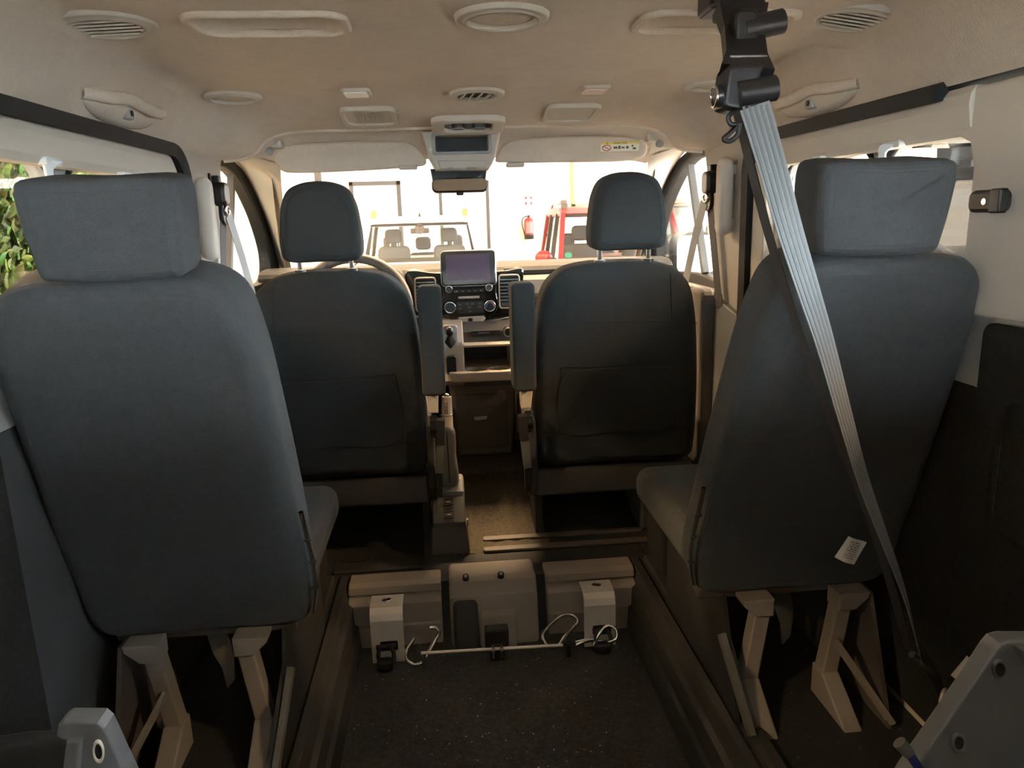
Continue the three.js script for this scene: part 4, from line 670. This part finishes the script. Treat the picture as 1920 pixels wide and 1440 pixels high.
// ---------- handbrake and charging box ----------
{
  const t = thing('handbrake', 'upright handbrake lever beside the driver seat', 'handbrake', [-0.112, 0.13, -2.22]), x = -0.112;
  const lv = obj('lever_cover', [ext(spl([[-0.026, 0.19], [-0.024, 0.28], [-0.020, 0.37], [0, 0.378], [0.020, 0.37], [0.025, 0.28], [0.026, 0.19], [0, 0.18]], 48).map(([a, b]) => [x + a, b]), -2.245, -2.195, { bevel: 0.012, seg: 4 })], mat.grey, t);
  obj('cover_seam', tube([[x + 0.002, 0.20, -2.194], [x + 0.001, 0.28, -2.194], [x, 0.365, -2.194]], 0.0012), mat.black, lv);
  const gr = obj('grip', rod([x + 0.001, 0.365, -2.22], [x + 0.004, 0.468, -2.226], 0.0185, 0.0150, 20), mat.console, t);
  obj('grip_band', new THREE.TorusGeometry(0.0172, 0.002, 8, 24).rotateX(Math.PI / 2).translate(x + 0.002, 0.412, -2.223), mat.chrome, gr);
  obj('push_button', new THREE.SphereGeometry(0.009, 16, 10).translate(x + 0.004, 0.470, -2.226), mat.chrome, gr);
  for (let i = 0; i < 6; i++) for (let k = 0; k < 2; k++) obj('grip_dimple', new THREE.SphereGeometry(0.0022, 6, 5).translate(x - 0.003 + k * 0.007, 0.422 + i * 0.006, -2.2035), mat.dark, gr);
  obj('base_cover', ext([[-2.16, 0.12], [-2.18, 0.175], [-2.22, 0.20], [-2.30, 0.19], [-2.42, 0.12], [-2.42, 0.02], [-2.16, 0.02]], x - 0.045, x + 0.045, { bevel: 0.010, axis: 'x' }), mat.grey, t);
  const u = thing('charging_box', 'grey plastic box with two charging sockets behind the handbrake', 'socket box', [-0.118, 0, -2.13]);
  obj('box_body', ext([[-0.181, 0.0], [-0.058, 0.0], [-0.066, 0.092], [-0.172, 0.092]], -2.34, -2.105, { bevel: 0.006 }), mat.brown, u);
  const pl = obj('socket_panel', ext([[-2.105, 0.090], [-2.108, 0.104], [-2.19, 0.176], [-2.215, 0.178], [-2.215, 0.09]], -0.169, -0.068, { bevel: 0.005, axis: 'x' }), mat.dark, u);
  for (const k of [0, 1]) { const sy = 0.150 - k * 0.028, sz = -2.157 + k * 0.032; const f = obj('socket_frame', ext(rr(-0.016, -0.011, 0.016, 0.011, 0.002), -0.002, 0.0025, { holes: [rr(-0.0135, -0.0085, 0.0135, 0.0085, 0.002).reverse()] }).rotateX(-0.85).translate(-0.118, sy + 0.003, sz + 0.003), mat.black, pl); obj('socket_tongue', box(-0.006, 0.006, -0.0016, 0.0016, 0, 0.002, 0).rotateX(-0.85).translate(-0.118, sy + 0.002, sz + 0.003), mat.silver, pl); }
  obj('corner_catch', box(-0.066, -0.060, 0.088, 0.112, -2.118, -2.104, 0.002), mat.silver, u);
}
// ---------- floor fittings ----------
[[-0.015, 0.50, -2.19], [-0.018, 0.50, -2.112]].forEach(([a, b, z], i) => solo('tread_strip', i ? 'rubber tread strip on the floor step, nearer the camera' : 'rubber tread strip on the floor step, nearer the dashboard', 'strip', ext(rr(a, z - 0.015, b, z + 0.015, 0.010), 0.0, 0.010, { bevel: 0.004, axis: 'y' }), mat.brown, 'tread strips'));
[-2.03, -1.985].forEach((z, i) => solo('edge_strip', i ? 'thin black floor strip below the driver seat, rear one' : 'thin black floor strip below the driver seat, front one', 'strip', ext(rr(-0.46, z - 0.008, -0.20, z + 0.008, 0.004), 0.0, 0.006, { bevel: 0.002, axis: 'y' }), mat.dark, 'floor edge strips'));
{ // moulded end wall of the lowered channel
  const t = thing('channel_end_wall', 'moulded brown plastic end wall of the lowered floor channel', 'floor moulding', [0, -0.15, -1.93]);
  for (const [a, b] of [[-0.405, -0.148], [0.148, 0.405]]) obj('wall_step', [ext([[-1.99, -0.15], [-1.99, 0.012], [-1.935, 0.014], [-1.918, 0.006], [-1.914, -0.012], [-1.925, -0.018], [-1.905, -0.026], [-1.893, -0.036], [-1.885, -0.09], [-1.878, -0.094], [-1.872, -0.15]], a, b, { bevel: 0.004, axis: 'x' })], mat.tray, t);
  const bl = obj('centre_block', ext([[-1.99, -0.15], [-1.99, 0.026], [-1.91, 0.026], [-1.89, 0.018], [-1.875, -0.012], [-1.868, -0.016], [-1.84, -0.15]], -0.125, 0.118, { bevel: 0.010, seg: 4, axis: 'x' }), mat.tray, t);
  obj('side_groove', [ext([[-1.99, -0.15], [-1.99, 0.0], [-1.94, 0.0], [-1.90, -0.15]], -0.15, -0.12, { axis: 'x' }), ext([[-1.99, -0.15], [-1.99, 0.0], [-1.94, 0.0], [-1.90, -0.15]], 0.113, 0.15, { axis: 'x' })], mat.black, t);
  obj('raised_step', ext([[-1.95, -0.15], [-1.95, -0.05], [-1.855, -0.052], [-1.842, -0.066], [-1.815, -0.15]], -0.045, 0.055, { bevel: 0.012, seg: 4, axis: 'x' }), mat.tray, bl);
  obj('left_hollow_shade', ext([[-1.95, -0.15], [-1.95, -0.02], [-1.868, -0.022], [-1.855, -0.034], [-1.838, -0.09], [-1.822, -0.15]], -0.118, -0.048, { bevel: 0.014, seg: 4, axis: 'x' }), mat.dark, bl);  // dark colour painted for the shade of a hollow; the shape is solid
  for (const x of [-0.078, 0.020]) { const b = obj('screw', rod([x, 0.020, -1.902], [x, 0.032, -1.897], 0.010, 0.009, 16), mat.blackShiny, bl); obj('screw_socket', rod([x, 0.0315, -1.897], [x, 0.034, -1.896], 0.004, 0.004, 6), mat.silver, b); }
}
// steel anchor brackets
function anchor(x, s) {
  const t = thing('anchor_bracket', s < 0 ? 'bent stainless steel anchor bracket on the left of the floor channel' : 'bent stainless steel anchor bracket on the right of the floor channel', 'bracket', [x, -0.15, -1.82], 'steel anchor brackets');
  const w = 0.043, prof = [[-1.875, 0.004], [-1.835, 0.004], [-1.815, 0.0], [-1.802, -0.012], [-1.797, -0.03], [-1.795, -0.15]];
  const outer = prof, inner = prof.map(([z, y]) => [z - 0.005, y - 0.004]).reverse();
  const pb = obj('plate', [ext([...outer, ...inner].reverse(), x - w, x + w, { axis: 'x' })], mat.steel, t);
  obj('bolt_hole', new THREE.TorusGeometry(0.0115, 0.0024, 8, 28).scale(1, 0.75, 1).rotateX(Math.PI / 2).translate(x + 0.0, 0.0055, -1.845), mat.chrome, pb);
  obj('bolt_hole_shade', rod([x, 0.003, -1.845], [x, 0.0048, -1.845], 0.0095, 0.0095, 20), mat.black, pb);  // black disc painted for the shade inside the bolt hole
  obj('base_slot', ext(rr(x - 0.02, -0.115, x + 0.026, -0.088, 0.004), -1.798, -1.7935, {}), mat.black, pb);
  const k = x - s * -0.004;
  const sh = obj('shackle', [tube([[k - 0.018, -0.10, -1.785], [k - 0.02, -0.118, -1.77], [k - 0.005, -0.135, -1.758], [k + 0.016, -0.13, -1.76], [k + 0.02, -0.112, -1.772], [k + 0.012, -0.096, -1.785]], 0.0055, { n: 40 }), rod([k - 0.026, -0.10, -1.788], [k + 0.024, -0.098, -1.788], 0.007)], mat.blackShiny, t);
  obj('shackle_body', box(k - 0.024, k + 0.018, -0.145, -0.118, -1.775, -1.745, 0.008), mat.blackShiny, sh);
}
anchor(-0.293, -1); anchor(0.279, 1);
{
  const t = thing('locking_rod', 'thin steel locking rod lying across the floor channel', 'rod', [0, -0.15, -1.76]);
  obj('rod', rod([-0.205, -0.103, -1.752], [0.187, -0.116, -1.758], 0.0042), mat.steel, t);
  obj('rod_end', [rod([0.186, -0.10, -1.758], [0.186, -0.148, -1.756], 0.007), box(0.17, 0.205, -0.118, -0.104, -1.768, -1.748, 0.004)], mat.blackShiny, t);
  obj('rod_tip', rod([0.20, -0.108, -1.756], [0.235, -0.102, -1.757], 0.0022), mat.chrome, t);
  obj('rod_foot', rod([-0.198, -0.104, -1.752], [-0.198, -0.148, -1.752], 0.006), mat.chrome, t);
  const cl = obj('centre_catch', [box(-0.036, 0.028, -0.115, -0.062, -1.80, -1.765, 0.006), box(-0.026, 0.016, -0.148, -0.10, -1.79, -1.76, 0.004)], mat.blackShiny, t);
  for (const x of [-0.016, 0.006]) { obj('catch_pin', rod([x, -0.095, -1.752], [x, -0.132, -1.748], 0.003), mat.chrome, cl); obj('pin_nut', rod([x, -0.106, -1.75], [x, -0.112, -1.75], 0.007, 0.007, 6), mat.silver, cl); }
}
function carabiner(label, pts, gate) {
  const c = pts[0], t = thing('carabiner', label, 'carabiner', c, 'floor carabiners');
  obj('ring', tube(pts, 0.0054, { n: 60, closed: !gate }), mat.chrome, t);
  if (gate) obj('gate_sleeve', rod(gate[0], gate[1], 0.0072), mat.chrome, t);
  return t;
}
carabiner('open chrome carabiner hook beside the left anchor bracket', [[-0.225, -0.10, -1.82], [-0.245, -0.122, -1.80], [-0.243, -0.135, -1.772], [-0.222, -0.142, -1.762], [-0.20, -0.135, -1.765], [-0.182, -0.115, -1.785], [-0.166, -0.095, -1.80], [-0.158, -0.088, -1.82], [-0.168, -0.082, -1.835], [-0.182, -0.08, -1.835]], [[-0.196, -0.130, -1.767], [-0.168, -0.098, -1.798]]);
carabiner('closed chrome carabiner beside the right anchor bracket', [[0.124, -0.125, -1.82], [0.135, -0.140, -1.80], [0.16, -0.142, -1.795], [0.185, -0.130, -1.82], [0.215, -0.118, -1.845], [0.229, -0.106, -1.855], [0.215, -0.094, -1.868], [0.19, -0.092, -1.868], [0.165, -0.102, -1.86], [0.14, -0.115, -1.845]]);
solo('tie_hook', 'twisted steel wire hook between the carabiner and the right bracket', 'hook', tube([[0.205, -0.142, -1.79], [0.235, -0.13, -1.79], [0.262, -0.12, -1.778], [0.29, -0.122, -1.765], [0.315, -0.11, -1.76], [0.318, -0.092, -1.772], [0.298, -0.085, -1.785], [0.275, -0.10, -1.778], [0.255, -0.128, -1.768]], 0.0046, { n: 60 }), mat.chrome);
// ---------- grey folding brackets in the foreground ----------
{
  const t = thing('ramp_bracket', 'grey hook-shaped metal bracket in the lower left corner', 'bracket', [-0.49, 0, -0.70], 'foreground brackets');
  const o = [[-0.509, 0.5225], [-0.503, 0.526], [-0.470, 0.5225], [-0.4645, 0.515], [-0.449, 0.45], [-0.40, 0.20], [-0.40, 0.0], [-0.56, 0.0], [-0.545, 0.30], [-0.5155, 0.455], [-0.4985, 0.5035], [-0.508, 0.5055], [-0.5125, 0.510]].map(([x, y]) => [x, y - 0.010]).reverse();
  obj('arm', ext(o, -0.72, -0.695, { bevel: 0.003 }), mat.bracket, t);
  obj('edge_rib', ext([[-0.500, 0.508], [-0.486, 0.508], [-0.50, 0.44], [-0.53, 0.28], [-0.545, 0.28], [-0.515, 0.45]].map(([x, y]) => [x, y - 0.010]).reverse(), -0.697, -0.688, { bevel: 0.003 }), mat.bracket, t);
  const h = obj('slot_rim', new THREE.TorusGeometry(0.0085, 0.002, 8, 28).scale(0.55, 1.35, 1).rotateZ(-0.1).translate(-0.4735, 0.4795, -0.6945), mat.steel, t);
  obj('slot', ov(0.0042, 0.010).length && ext(ov(0.0042, 0.010).map(([x, y]) => [x - 0.4735, y + 0.4795]), -0.697, -0.6942, {}), mat.black, h);
  solo('folded_ramp', 'dark folded ramp panel behind the lower left bracket', 'ramp', ext([[-0.74, 0.0], [-0.57, 0.0], [-0.535, 0.40], [-0.545, 0.435], [-0.60, 0.438], [-0.74, 0.425]], -0.80, -0.775, { bevel: 0.006 }), mat.dark);
}
{
  const t = thing('ramp_bracket', 'large grey metal bracket with two round holes in the lower right corner', 'bracket', [0.5, 0, -0.70], 'foreground brackets');
  const o = [[0.560, 0.522], [0.506, 0.5265], [0.496, 0.524], [0.489, 0.515], [0.468, 0.475], [0.402, 0.36], [0.36, 0.27], [0.38, 0.0], [0.62, 0.0], [0.62, 0.45]].map(([x, y]) => [x + 0.012, y - 0.010]).reverse();
  obj('arm', ext(o, -0.725, -0.70, { bevel: 0.004 }), mat.bracket, t);
  obj('flange', ext([[0.62, 0.50], [0.545, 0.515], [0.512, 0.522], [0.527, 0.495], [0.62, 0.36]].map(([x, y]) => [x + 0.012, y - 0.010]), -0.702, -0.69, { bevel: 0.004 }), mat.bracket, t);
  for (const [x, y] of [[0.510, 0.482], [0.471, 0.390]]) { const r = obj('hole_rim', new THREE.TorusGeometry(0.010, 0.0022, 8, 28).scale(0.72, 1.2, 1).rotateZ(0.35).translate(x, y, -0.6995), mat.bracket, t); obj('hole', ext(ov(0.0062, 0.0105).map(([a, b]) => [x + a * 0.94 - b * 0.34, y + a * 0.34 + b * 0.94]), -0.703, -0.6993, {}), mat.black, r); }  // black ovals laid on the arm, painting the shade inside its holes
  const b = thing('locking_pin', 'blue-handled locking pin at the edge of the right bracket', 'pin', [0.40, 0.37, -0.685]);
  obj('pin_sleeve', rod([0.394, 0.402, -0.695], [0.404, 0.390, -0.69], 0.008, 0.007, 18), mat.grey, b);
  obj('pin_handle', rod([0.404, 0.390, -0.69], [0.418, 0.368, -0.687], 0.0055, 0.005, 16), M([0.02, 0.022, 0.13], 0.35), b);
}
// ---------- outside: hedge, wall fittings, cars ----------
{
  const t = thing('leafy_hedge', 'green leafy artificial hedge outside the left rear window', 'hedge', [-1.85, GY, -2.9]);
  obj('planter', box(-2.0, -1.62, GY, GY + 0.5, -3.9, -2.2, 0.02), mat.dark, t);
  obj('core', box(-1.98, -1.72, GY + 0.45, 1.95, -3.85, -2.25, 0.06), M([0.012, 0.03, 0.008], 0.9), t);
  const shp = []; const N = 6;
  const leafGeo = (() => { const g = sheet((u, v) => { const q = 2 * u - 1, w = Math.sin(Math.PI * Math.min(1, v * 0.96 + 0.04)) ** 0.8 * 0.021; return [q * w, v * 0.062, 0.008 * (1 - q * q) + 0.016 * v * v]; }, 2, 4); return prep(g); })();
  const greens = [[0.040, 0.075, 0.012], [0.065, 0.11, 0.018], [0.022, 0.05, 0.009], [0.10, 0.13, 0.026]].map((c) => M(c, 0.5));
  const place = (o, y, z) => { o.position.set(-1.70 + 0.10 * rnd() + 1.85, y - GY, z + 2.9); o.rotation.set(-0.6 + 1.6 * rnd(), 0.6 + 2 * rnd(), (rnd() - 0.5) * 2.6); const s = 0.55 + 0.45 * rnd(); o.scale.set(s, s, s); };
  for (let i = 0; i < 300; i++) { const m = new THREE.Mesh(leafGeo, greens[Math.floor(rnd() * 4)]); m.name = 'leaf'; m.castShadow = m.receiveShadow = true; place(m, 0.70 + 0.68 * rnd(), -3.42 + 0.72 * rnd()); t.add(m); }
  const im = new THREE.InstancedMesh(leafGeo, greens[1], 4000); im.name = 'foliage'; im.userData.kind = 'stuff'; const d = new THREE.Object3D();
  for (let i = 0; i < 4000; i++) { place(d, 0.0 + 1.95 * rnd(), -3.82 + 1.5 * rnd()); d.updateMatrix(); im.setMatrixAt(i, d.matrix); im.setColorAt(i, lin(0.6 + rnd(), 0.7 + rnd() * 0.8, 0.6)); }
  im.castShadow = im.receiveShadow = true; t.add(im);
}
const darkFrame = M([0.05, 0.052, 0.056], 0.6);
function wallFrame(label, x0, x1, y0, y1, w) {
  const t = thing('wall_frame', label, 'frame', [(x0 + x1) / 2, y0, -15], 'dark frames on the showroom wall');
  obj('upright', box(x0, x0 + w, y0, y1, -15, -14.94, 0.005), darkFrame, t); obj('upright', box(x1 - w, x1, y0, y1, -15, -14.94, 0.005), darkFrame, t);
  obj('lintel', box(x0, x1, y1 - w, y1, -15, -14.94, 0.005), darkFrame, t); obj('panel', box(x0 + w, x1 - w, y0, y1 - w, -15, -14.98, 0), wallPaint, t);
}
wallFrame('dark rectangular frame on the white wall right of the driver headrest', -1.83, -0.85, GY, 1.75, 0.075);
wallFrame('dark-edged wall opening just left of the rear-view mirror', -0.12, 0.86, GY, 1.72, 0.06);
solo('wall_column', 'dark grey wall post above the driver headrest', 'post', box(-2.46, -2.34, GY, 2.2, -15, -14.9, 0.01), darkFrame);
{ const t = thing('wall_panel', 'raised cream wall panel with yellow edge behind the red car', 'panel', [4.0, GY, -15]); obj('board', box(2.55, 6, 1.22, 2.9, -15, -14.9, 0.005), wallPaint, t); obj('yellow_edge', [box(2.50, 2.56, 1.18, 2.95, -15, -14.88, 0.003), box(2.5, 6, 1.18, 1.23, -15, -14.88, 0.003)], M([0.55, 0.42, 0.16], 0.5), t); obj('joint', box(2.56, 6, 1.93, 1.945, -14.905, -14.895, 0), M([0.4, 0.32, 0.2], 0.6), t); }
{
  const x = 1.625, t = thing('fire_extinguisher', 'red fire extinguisher with white label hanging on the showroom wall', 'fire extinguisher', [x, 0.58, -14.9]);
  obj('cylinder', lathe([[0.001, 0.62], [0.085, 0.63], [0.09, 0.66], [0.09, 0.92], [0.075, 0.965], [0.03, 0.985], [0.03, 1.0], [0.001, 1.0]]).translate(x, 0, -14.89), M([0.25, 0.006, 0.012], 0.3), t);
  obj('foot', lathe([[0.001, 0.57], [0.092, 0.57], [0.095, 0.66], [0.09, 0.665]]).translate(x, 0, -14.89), mat.black, t);
  obj('label', new THREE.CylinderGeometry(0.0915, 0.0915, 0.22, 24, 1, true, -0.9, 1.8).translate(x, 0.80, -14.89), M([0.40, 0.15, 0.16], 0.5), t);
  obj('valve', [box(x - 0.02, x + 0.02, 0.985, 1.03, -14.91, -14.87, 0.005), box(x - 0.01, x + 0.05, 1.02, 1.035, -14.90, -14.88, 0.003)], mat.black, t);
  obj('hose', tube([[x - 0.02, 1.015, -14.89], [x - 0.09, 1.0, -14.88], [x - 0.135, 0.93, -14.87], [x - 0.13, 0.83, -14.87], [x - 0.10, 0.71, -14.87], [x - 0.085, 0.64, -14.87]], 0.011), mat.black, t);
  const s = thing('extinguisher_sign', 'small square sign with four corner marks above the extinguisher', 'sign', [x + 0.015, 1.3, -14.99]);
  obj('plate', box(x - 0.07, x + 0.10, 1.22, 1.41, -15, -14.985, 0.004), mat.white, s);
  for (const [a, b] of [[-0.045, 1.37], [0.055, 1.37], [-0.045, 1.265], [0.055, 1.265]]) obj('mark', box(x + a - 0.015, x + a + 0.035, b - 0.028, b + 0.022, -14.986, -14.98, 0.002), M([0.16, 0.05, 0.045], 0.5), s);
}
// cars, nose towards the van. Local frame: origin on the ground at the middle of the front axle line, +z forward
function car(label, [x, z], yaw, { paint, W = 1.8, L = 4.4, H = 1.7, belt = 1.06, rails = null, hoodL = 1.0, seatMat = null, rt = 0.14, pane = mat.glass, spec = 1 }) {
  const t = new THREE.Group(); t.name = numbered('parked_car'); t.position.set(x, GY, z); t.rotation.y = yaw; t.userData = { label, category: 'car', group: 'cars in the showroom' }; scene.add(t);
  const p = new THREE.MeshPhysicalMaterial({ color: lin(...paint), roughness: 0.45, specularIntensity: spec, clearcoat: 0.25 * spec, clearcoatRoughness: 0.15, side: THREE.DoubleSide });
  const h = W / 2, P = (n, g, m, par = t) => obj(n, g, m, par);
  const zw = -hoodL, zt = zw - 0.55, zr = -L + 0.25;       // windscreen base, windscreen top, rear of roof
  P('body', ext([[0.0, 0.35], [0.02, 0.62], [-0.12, 0.86], [zw, belt], [-L, belt], [-L - 0.06, 0.6], [-L, 0.25], [-0.1, 0.22]], -h, h, { bevel: 0.06, seg: 4, axis: 'x' }), p);
  const roof = P('roof', ext([[zt + 0.02, H - 0.09], [zt - 0.25, H - 0.02], [zt - 1.0, H], [zr + 0.3, H - 0.02], [zr - 0.05, H - 0.09], [zr, H - rt], [zt + 0.55 * (rt - 0.14), H - rt]], -h + 0.14, h - 0.14, { bevel: 0.03, seg: 4, axis: 'x' }), p);
  for (const s of [-1, 1]) {
    P('front_pillar', ribbon([[s * (h - 0.08), belt - 0.02, zw + 0.02], [s * (h - 0.17), H - 0.1, zt]], 0.07, 0.06, () => [0, 0, 1]), p);
    P('middle_pillar', ribbon([[s * (h - 0.06), belt - 0.02, zw - 1.05], [s * (h - 0.15), H - 0.1, zw - 1.12]], 0.10, 0.05, () => [0, 0, 1]), mat.black);
    P('rear_pillar', ribbon([[s * (h - 0.07), belt - 0.02, zr - 0.05], [s * (h - 0.16), H - 0.1, zr + 0.05]], 0.22, 0.06, () => [0, 0, 1]), p);
    P('quarter_pillar', ribbon([[s * (h - 0.06), belt - 0.02, zw - 2.1], [s * (h - 0.15), H - 0.1, zw - 2.1]], 0.10, 0.05, () => [0, 0, 1]), mat.black);
    P('side_window', sheet((u, v) => [s * lerp(h - 0.065, h - 0.155, v), lerp(belt, H - 0.12, v), lerp(lerp(zw, zt, v), zr, u)], 2, 2), pane);
    const mr = P('door_mirror', new THREE.SphereGeometry(1, 18, 12).scale(0.11, 0.085, 0.07).translate(s * (h + 0.10), belt + 0.05, zw - 0.30), p); P('mirror_arm', box(s * (h - 0.06), s * (h + 0.05), belt, belt + 0.04, zw - 0.33, zw - 0.27, 0.01), mat.black, mr);
    for (const wz of [-0.75, -L + 0.75]) { const w = P('wheel', rod([s * (h - 0.2), 0.32, wz], [s * (h + 0.01), 0.32, wz], 0.32, 0.32, 28), mat.rubber); P('rim', rod([s * (h - 0.02), 0.32, wz], [s * (h + 0.02), 0.32, wz], 0.21, 0.2, 20), mat.silver, w); }
    P('headlight', ext(spl([[s * (h - 0.5), 0.72], [s * (h - 0.12), 0.86], [s * (h - 0.06), 0.76], [s * (h - 0.35), 0.64]], 24), -0.1, 0.015, { bevel: 0.01 }), mat.glass);
    if (rails) { P('roof_rail', tube([[s * (h - 0.22), H - 0.03, zt - 0.25], [s * (h - 0.22), H + 0.05, zt - 0.42], [s * (h - 0.22), H + 0.055, zt - 1.2], [s * (h - 0.22), H + 0.05, zr + 0.25], [s * (h - 0.22), H - 0.02, zr + 0.1]], 0.022), mat.silver, roof); P('rail_foot', ext([[zt - 0.22, H - 0.04], [zt - 0.26, H + 0.04], [zt - 0.38, H + 0.085], [zt - 0.44, H + 0.08], [zt - 0.42, H - 0.03]], s * (h - 0.26), s * (h - 0.18), { bevel: 0.01, axis: 'x' }), rails, roof); }
  }
  P('windscreen', sheet((u, v) => { const a = 2 * u - 1; return [a * lerp(h - 0.1, h - 0.18, v), lerp(belt, H - 0.1, v), lerp(zw, zt, v) + 0.06 * (1 - a * a)]; }, 12, 4), pane);
  P('screen_band', sheet((u, v) => { const a = 2 * u - 1; return [a * lerp(h - 0.17, h - 0.18, v), lerp(H - 0.135, H - 0.1, v), lerp(zt + 0.045, zt, v) + 0.062 * (1 - a * a)]; }, 12, 1), mat.black);
  P('rear_window', sheet((u, v) => [lerp(-h + 0.2, h - 0.2, u), lerp(belt, H - 0.13, v), lerp(-L, zr, v)], 2, 2), pane);
  P('grille', ext(rr(-0.4, 0.48, 0.4, 0.66, 0.04), -0.05, 0.03, { bevel: 0.01 }), mat.black);
  P('interior_mirror', [box(-0.13, 0.13, H - 0.24, H - 0.17, zt + 0.02, zt + 0.05, 0.02), rod([0, H - 0.18, zt + 0.07], [0, H - 0.18, zt + 0.10], 0.07)], mat.brown);
  P('dash', box(-h + 0.15, h - 0.15, belt - 0.08, belt + 0.03, zw - 0.6, zw - 0.05, 0.03), mat.dark);
  const sm = seatMat || mat.trimGrey;
  for (const [sx, sz, hi] of [[-0.4, -1.35, 0.42], [0.4, -1.35, 0.42], [-0.5, -2.3, 0.30], [0, -2.3, 0.28], [0.5, -2.3, 0.30]]) {
    const st = P('seat_back', ext(rr(sx - 0.23, 0.6, sx + 0.23, belt + hi - 0.24, 0.08), zw + sz + 0.2, zw + sz + 0.34, { bevel: 0.04 }), sm);
    P('head_restraint', ext(rr(sx - 0.12, belt + hi - 0.20, sx + 0.12, belt + hi, 0.06), zw + sz + 0.24, zw + sz + 0.34, { bevel: 0.03 }), sm, st);
    P('restraint_posts', [rod([sx - 0.05, belt + hi - 0.28, zw + sz + 0.29], [sx - 0.05, belt + hi - 0.15, zw + sz + 0.29], 0.008), rod([sx + 0.05, belt + hi - 0.28, zw + sz + 0.29], [sx + 0.05, belt + hi - 0.15, zw + sz + 0.29], 0.008)], mat.chrome, st);
  }
  return t;
}
const tinted = new THREE.MeshPhysicalMaterial({ color: lin(0.035, 0.042, 0.05), roughness: 0, transmission: 1, thickness: 0, ior: 1.5, side: THREE.DoubleSide });
const wood = M([0.35, 0.20, 0.09], 0.5);
const whiteCar = car('white car with roof rails facing the windscreen, left of the touch screen', [-0.395, -8.95], 0, { paint: [0.80, 0.79, 0.76], W: 1.72, H: 1.68, belt: 1.08, rails: wood, seatMat: mat.grey });
solo('roof_aerial', 'tiny dark aerial on the roof of the white car', 'aerial', new THREE.ConeGeometry(0.025, 0.07, 8).translate(-0.40, GY + 1.70, -10.9), mat.dark);
const redCar = car('red car with dark roof rails behind the front passenger headrest', [2.02, -8.0], -0.07, { paint: [0.20, 0.008, 0.010], W: 1.70, H: 1.74, belt: 1.07, rails: mat.brown, seatMat: mat.dark });
solo('badge_sticker', 'small green sticker in the lower corner of the red car windscreen', 'sticker', new THREE.CylinderGeometry(0.045, 0.045, 0.004, 20).rotateX(Math.PI / 2 - 0.75).translate(1.42, GY + 1.155, -9.02), M([0.02, 0.16, 0.10], 0.5));
car('brown-red van seen through the front passenger window', [4.25, -10.2], 0, { paint: [0.16, 0.05, 0.028], W: 1.8, H: 1.86, belt: 1.1, L: 4.9 });
car('dark blue people carrier outside the right rear window', [3.40, -4.0], -0.15, { paint: [0.006, 0.007, 0.03], W: 1.85, H: 2.20, belt: 1.20, L: 4.2, rt: 0.44, spec: 0.25, pane: tinted, seatMat: mat.dark });
// door mirrors of the van
for (const s of [-1, 1]) {
  const cx = s < 0 ? -1.03 : 0.965, cz = s < 0 ? -3.0 : -3.08, cy = s < 0 ? 0.80 : 0.79, t = thing('door_mirror', s < 0 ? 'left door mirror outside the driver window' : 'large right door mirror outside the passenger window', 'mirror', [cx, cy, cz], 'van door mirrors');
  obj('mirror_shell', ext(rr(cx - 0.10, cy - 0.15, cx + 0.10, cy + 0.13, 0.05, 6), cz - 0.08, cz + 0.0, { bevel: 0.02, seg: 4 }), mat.black, t);
  const gl = obj('mirror_glass', ext(rr(cx - 0.085, cy - 0.04, cx + 0.085, cy + 0.115, 0.035, 6), cz + 0.0, cz + 0.003, {}), mat.mirror, t);
  obj('wide_angle_glass', ext(rr(cx - 0.08, cy - 0.132, cx + 0.08, cy - 0.055, 0.03, 6), cz + 0.0, cz + 0.003, {}), mat.mirror, t);
  obj('mirror_arm', box(s * 0.84, cx - s * 0.07, cy - 0.10, cy - 0.04, cz - 0.07, cz - 0.01, 0.015), mat.black, t);
}

renderer.render(scene, camera);
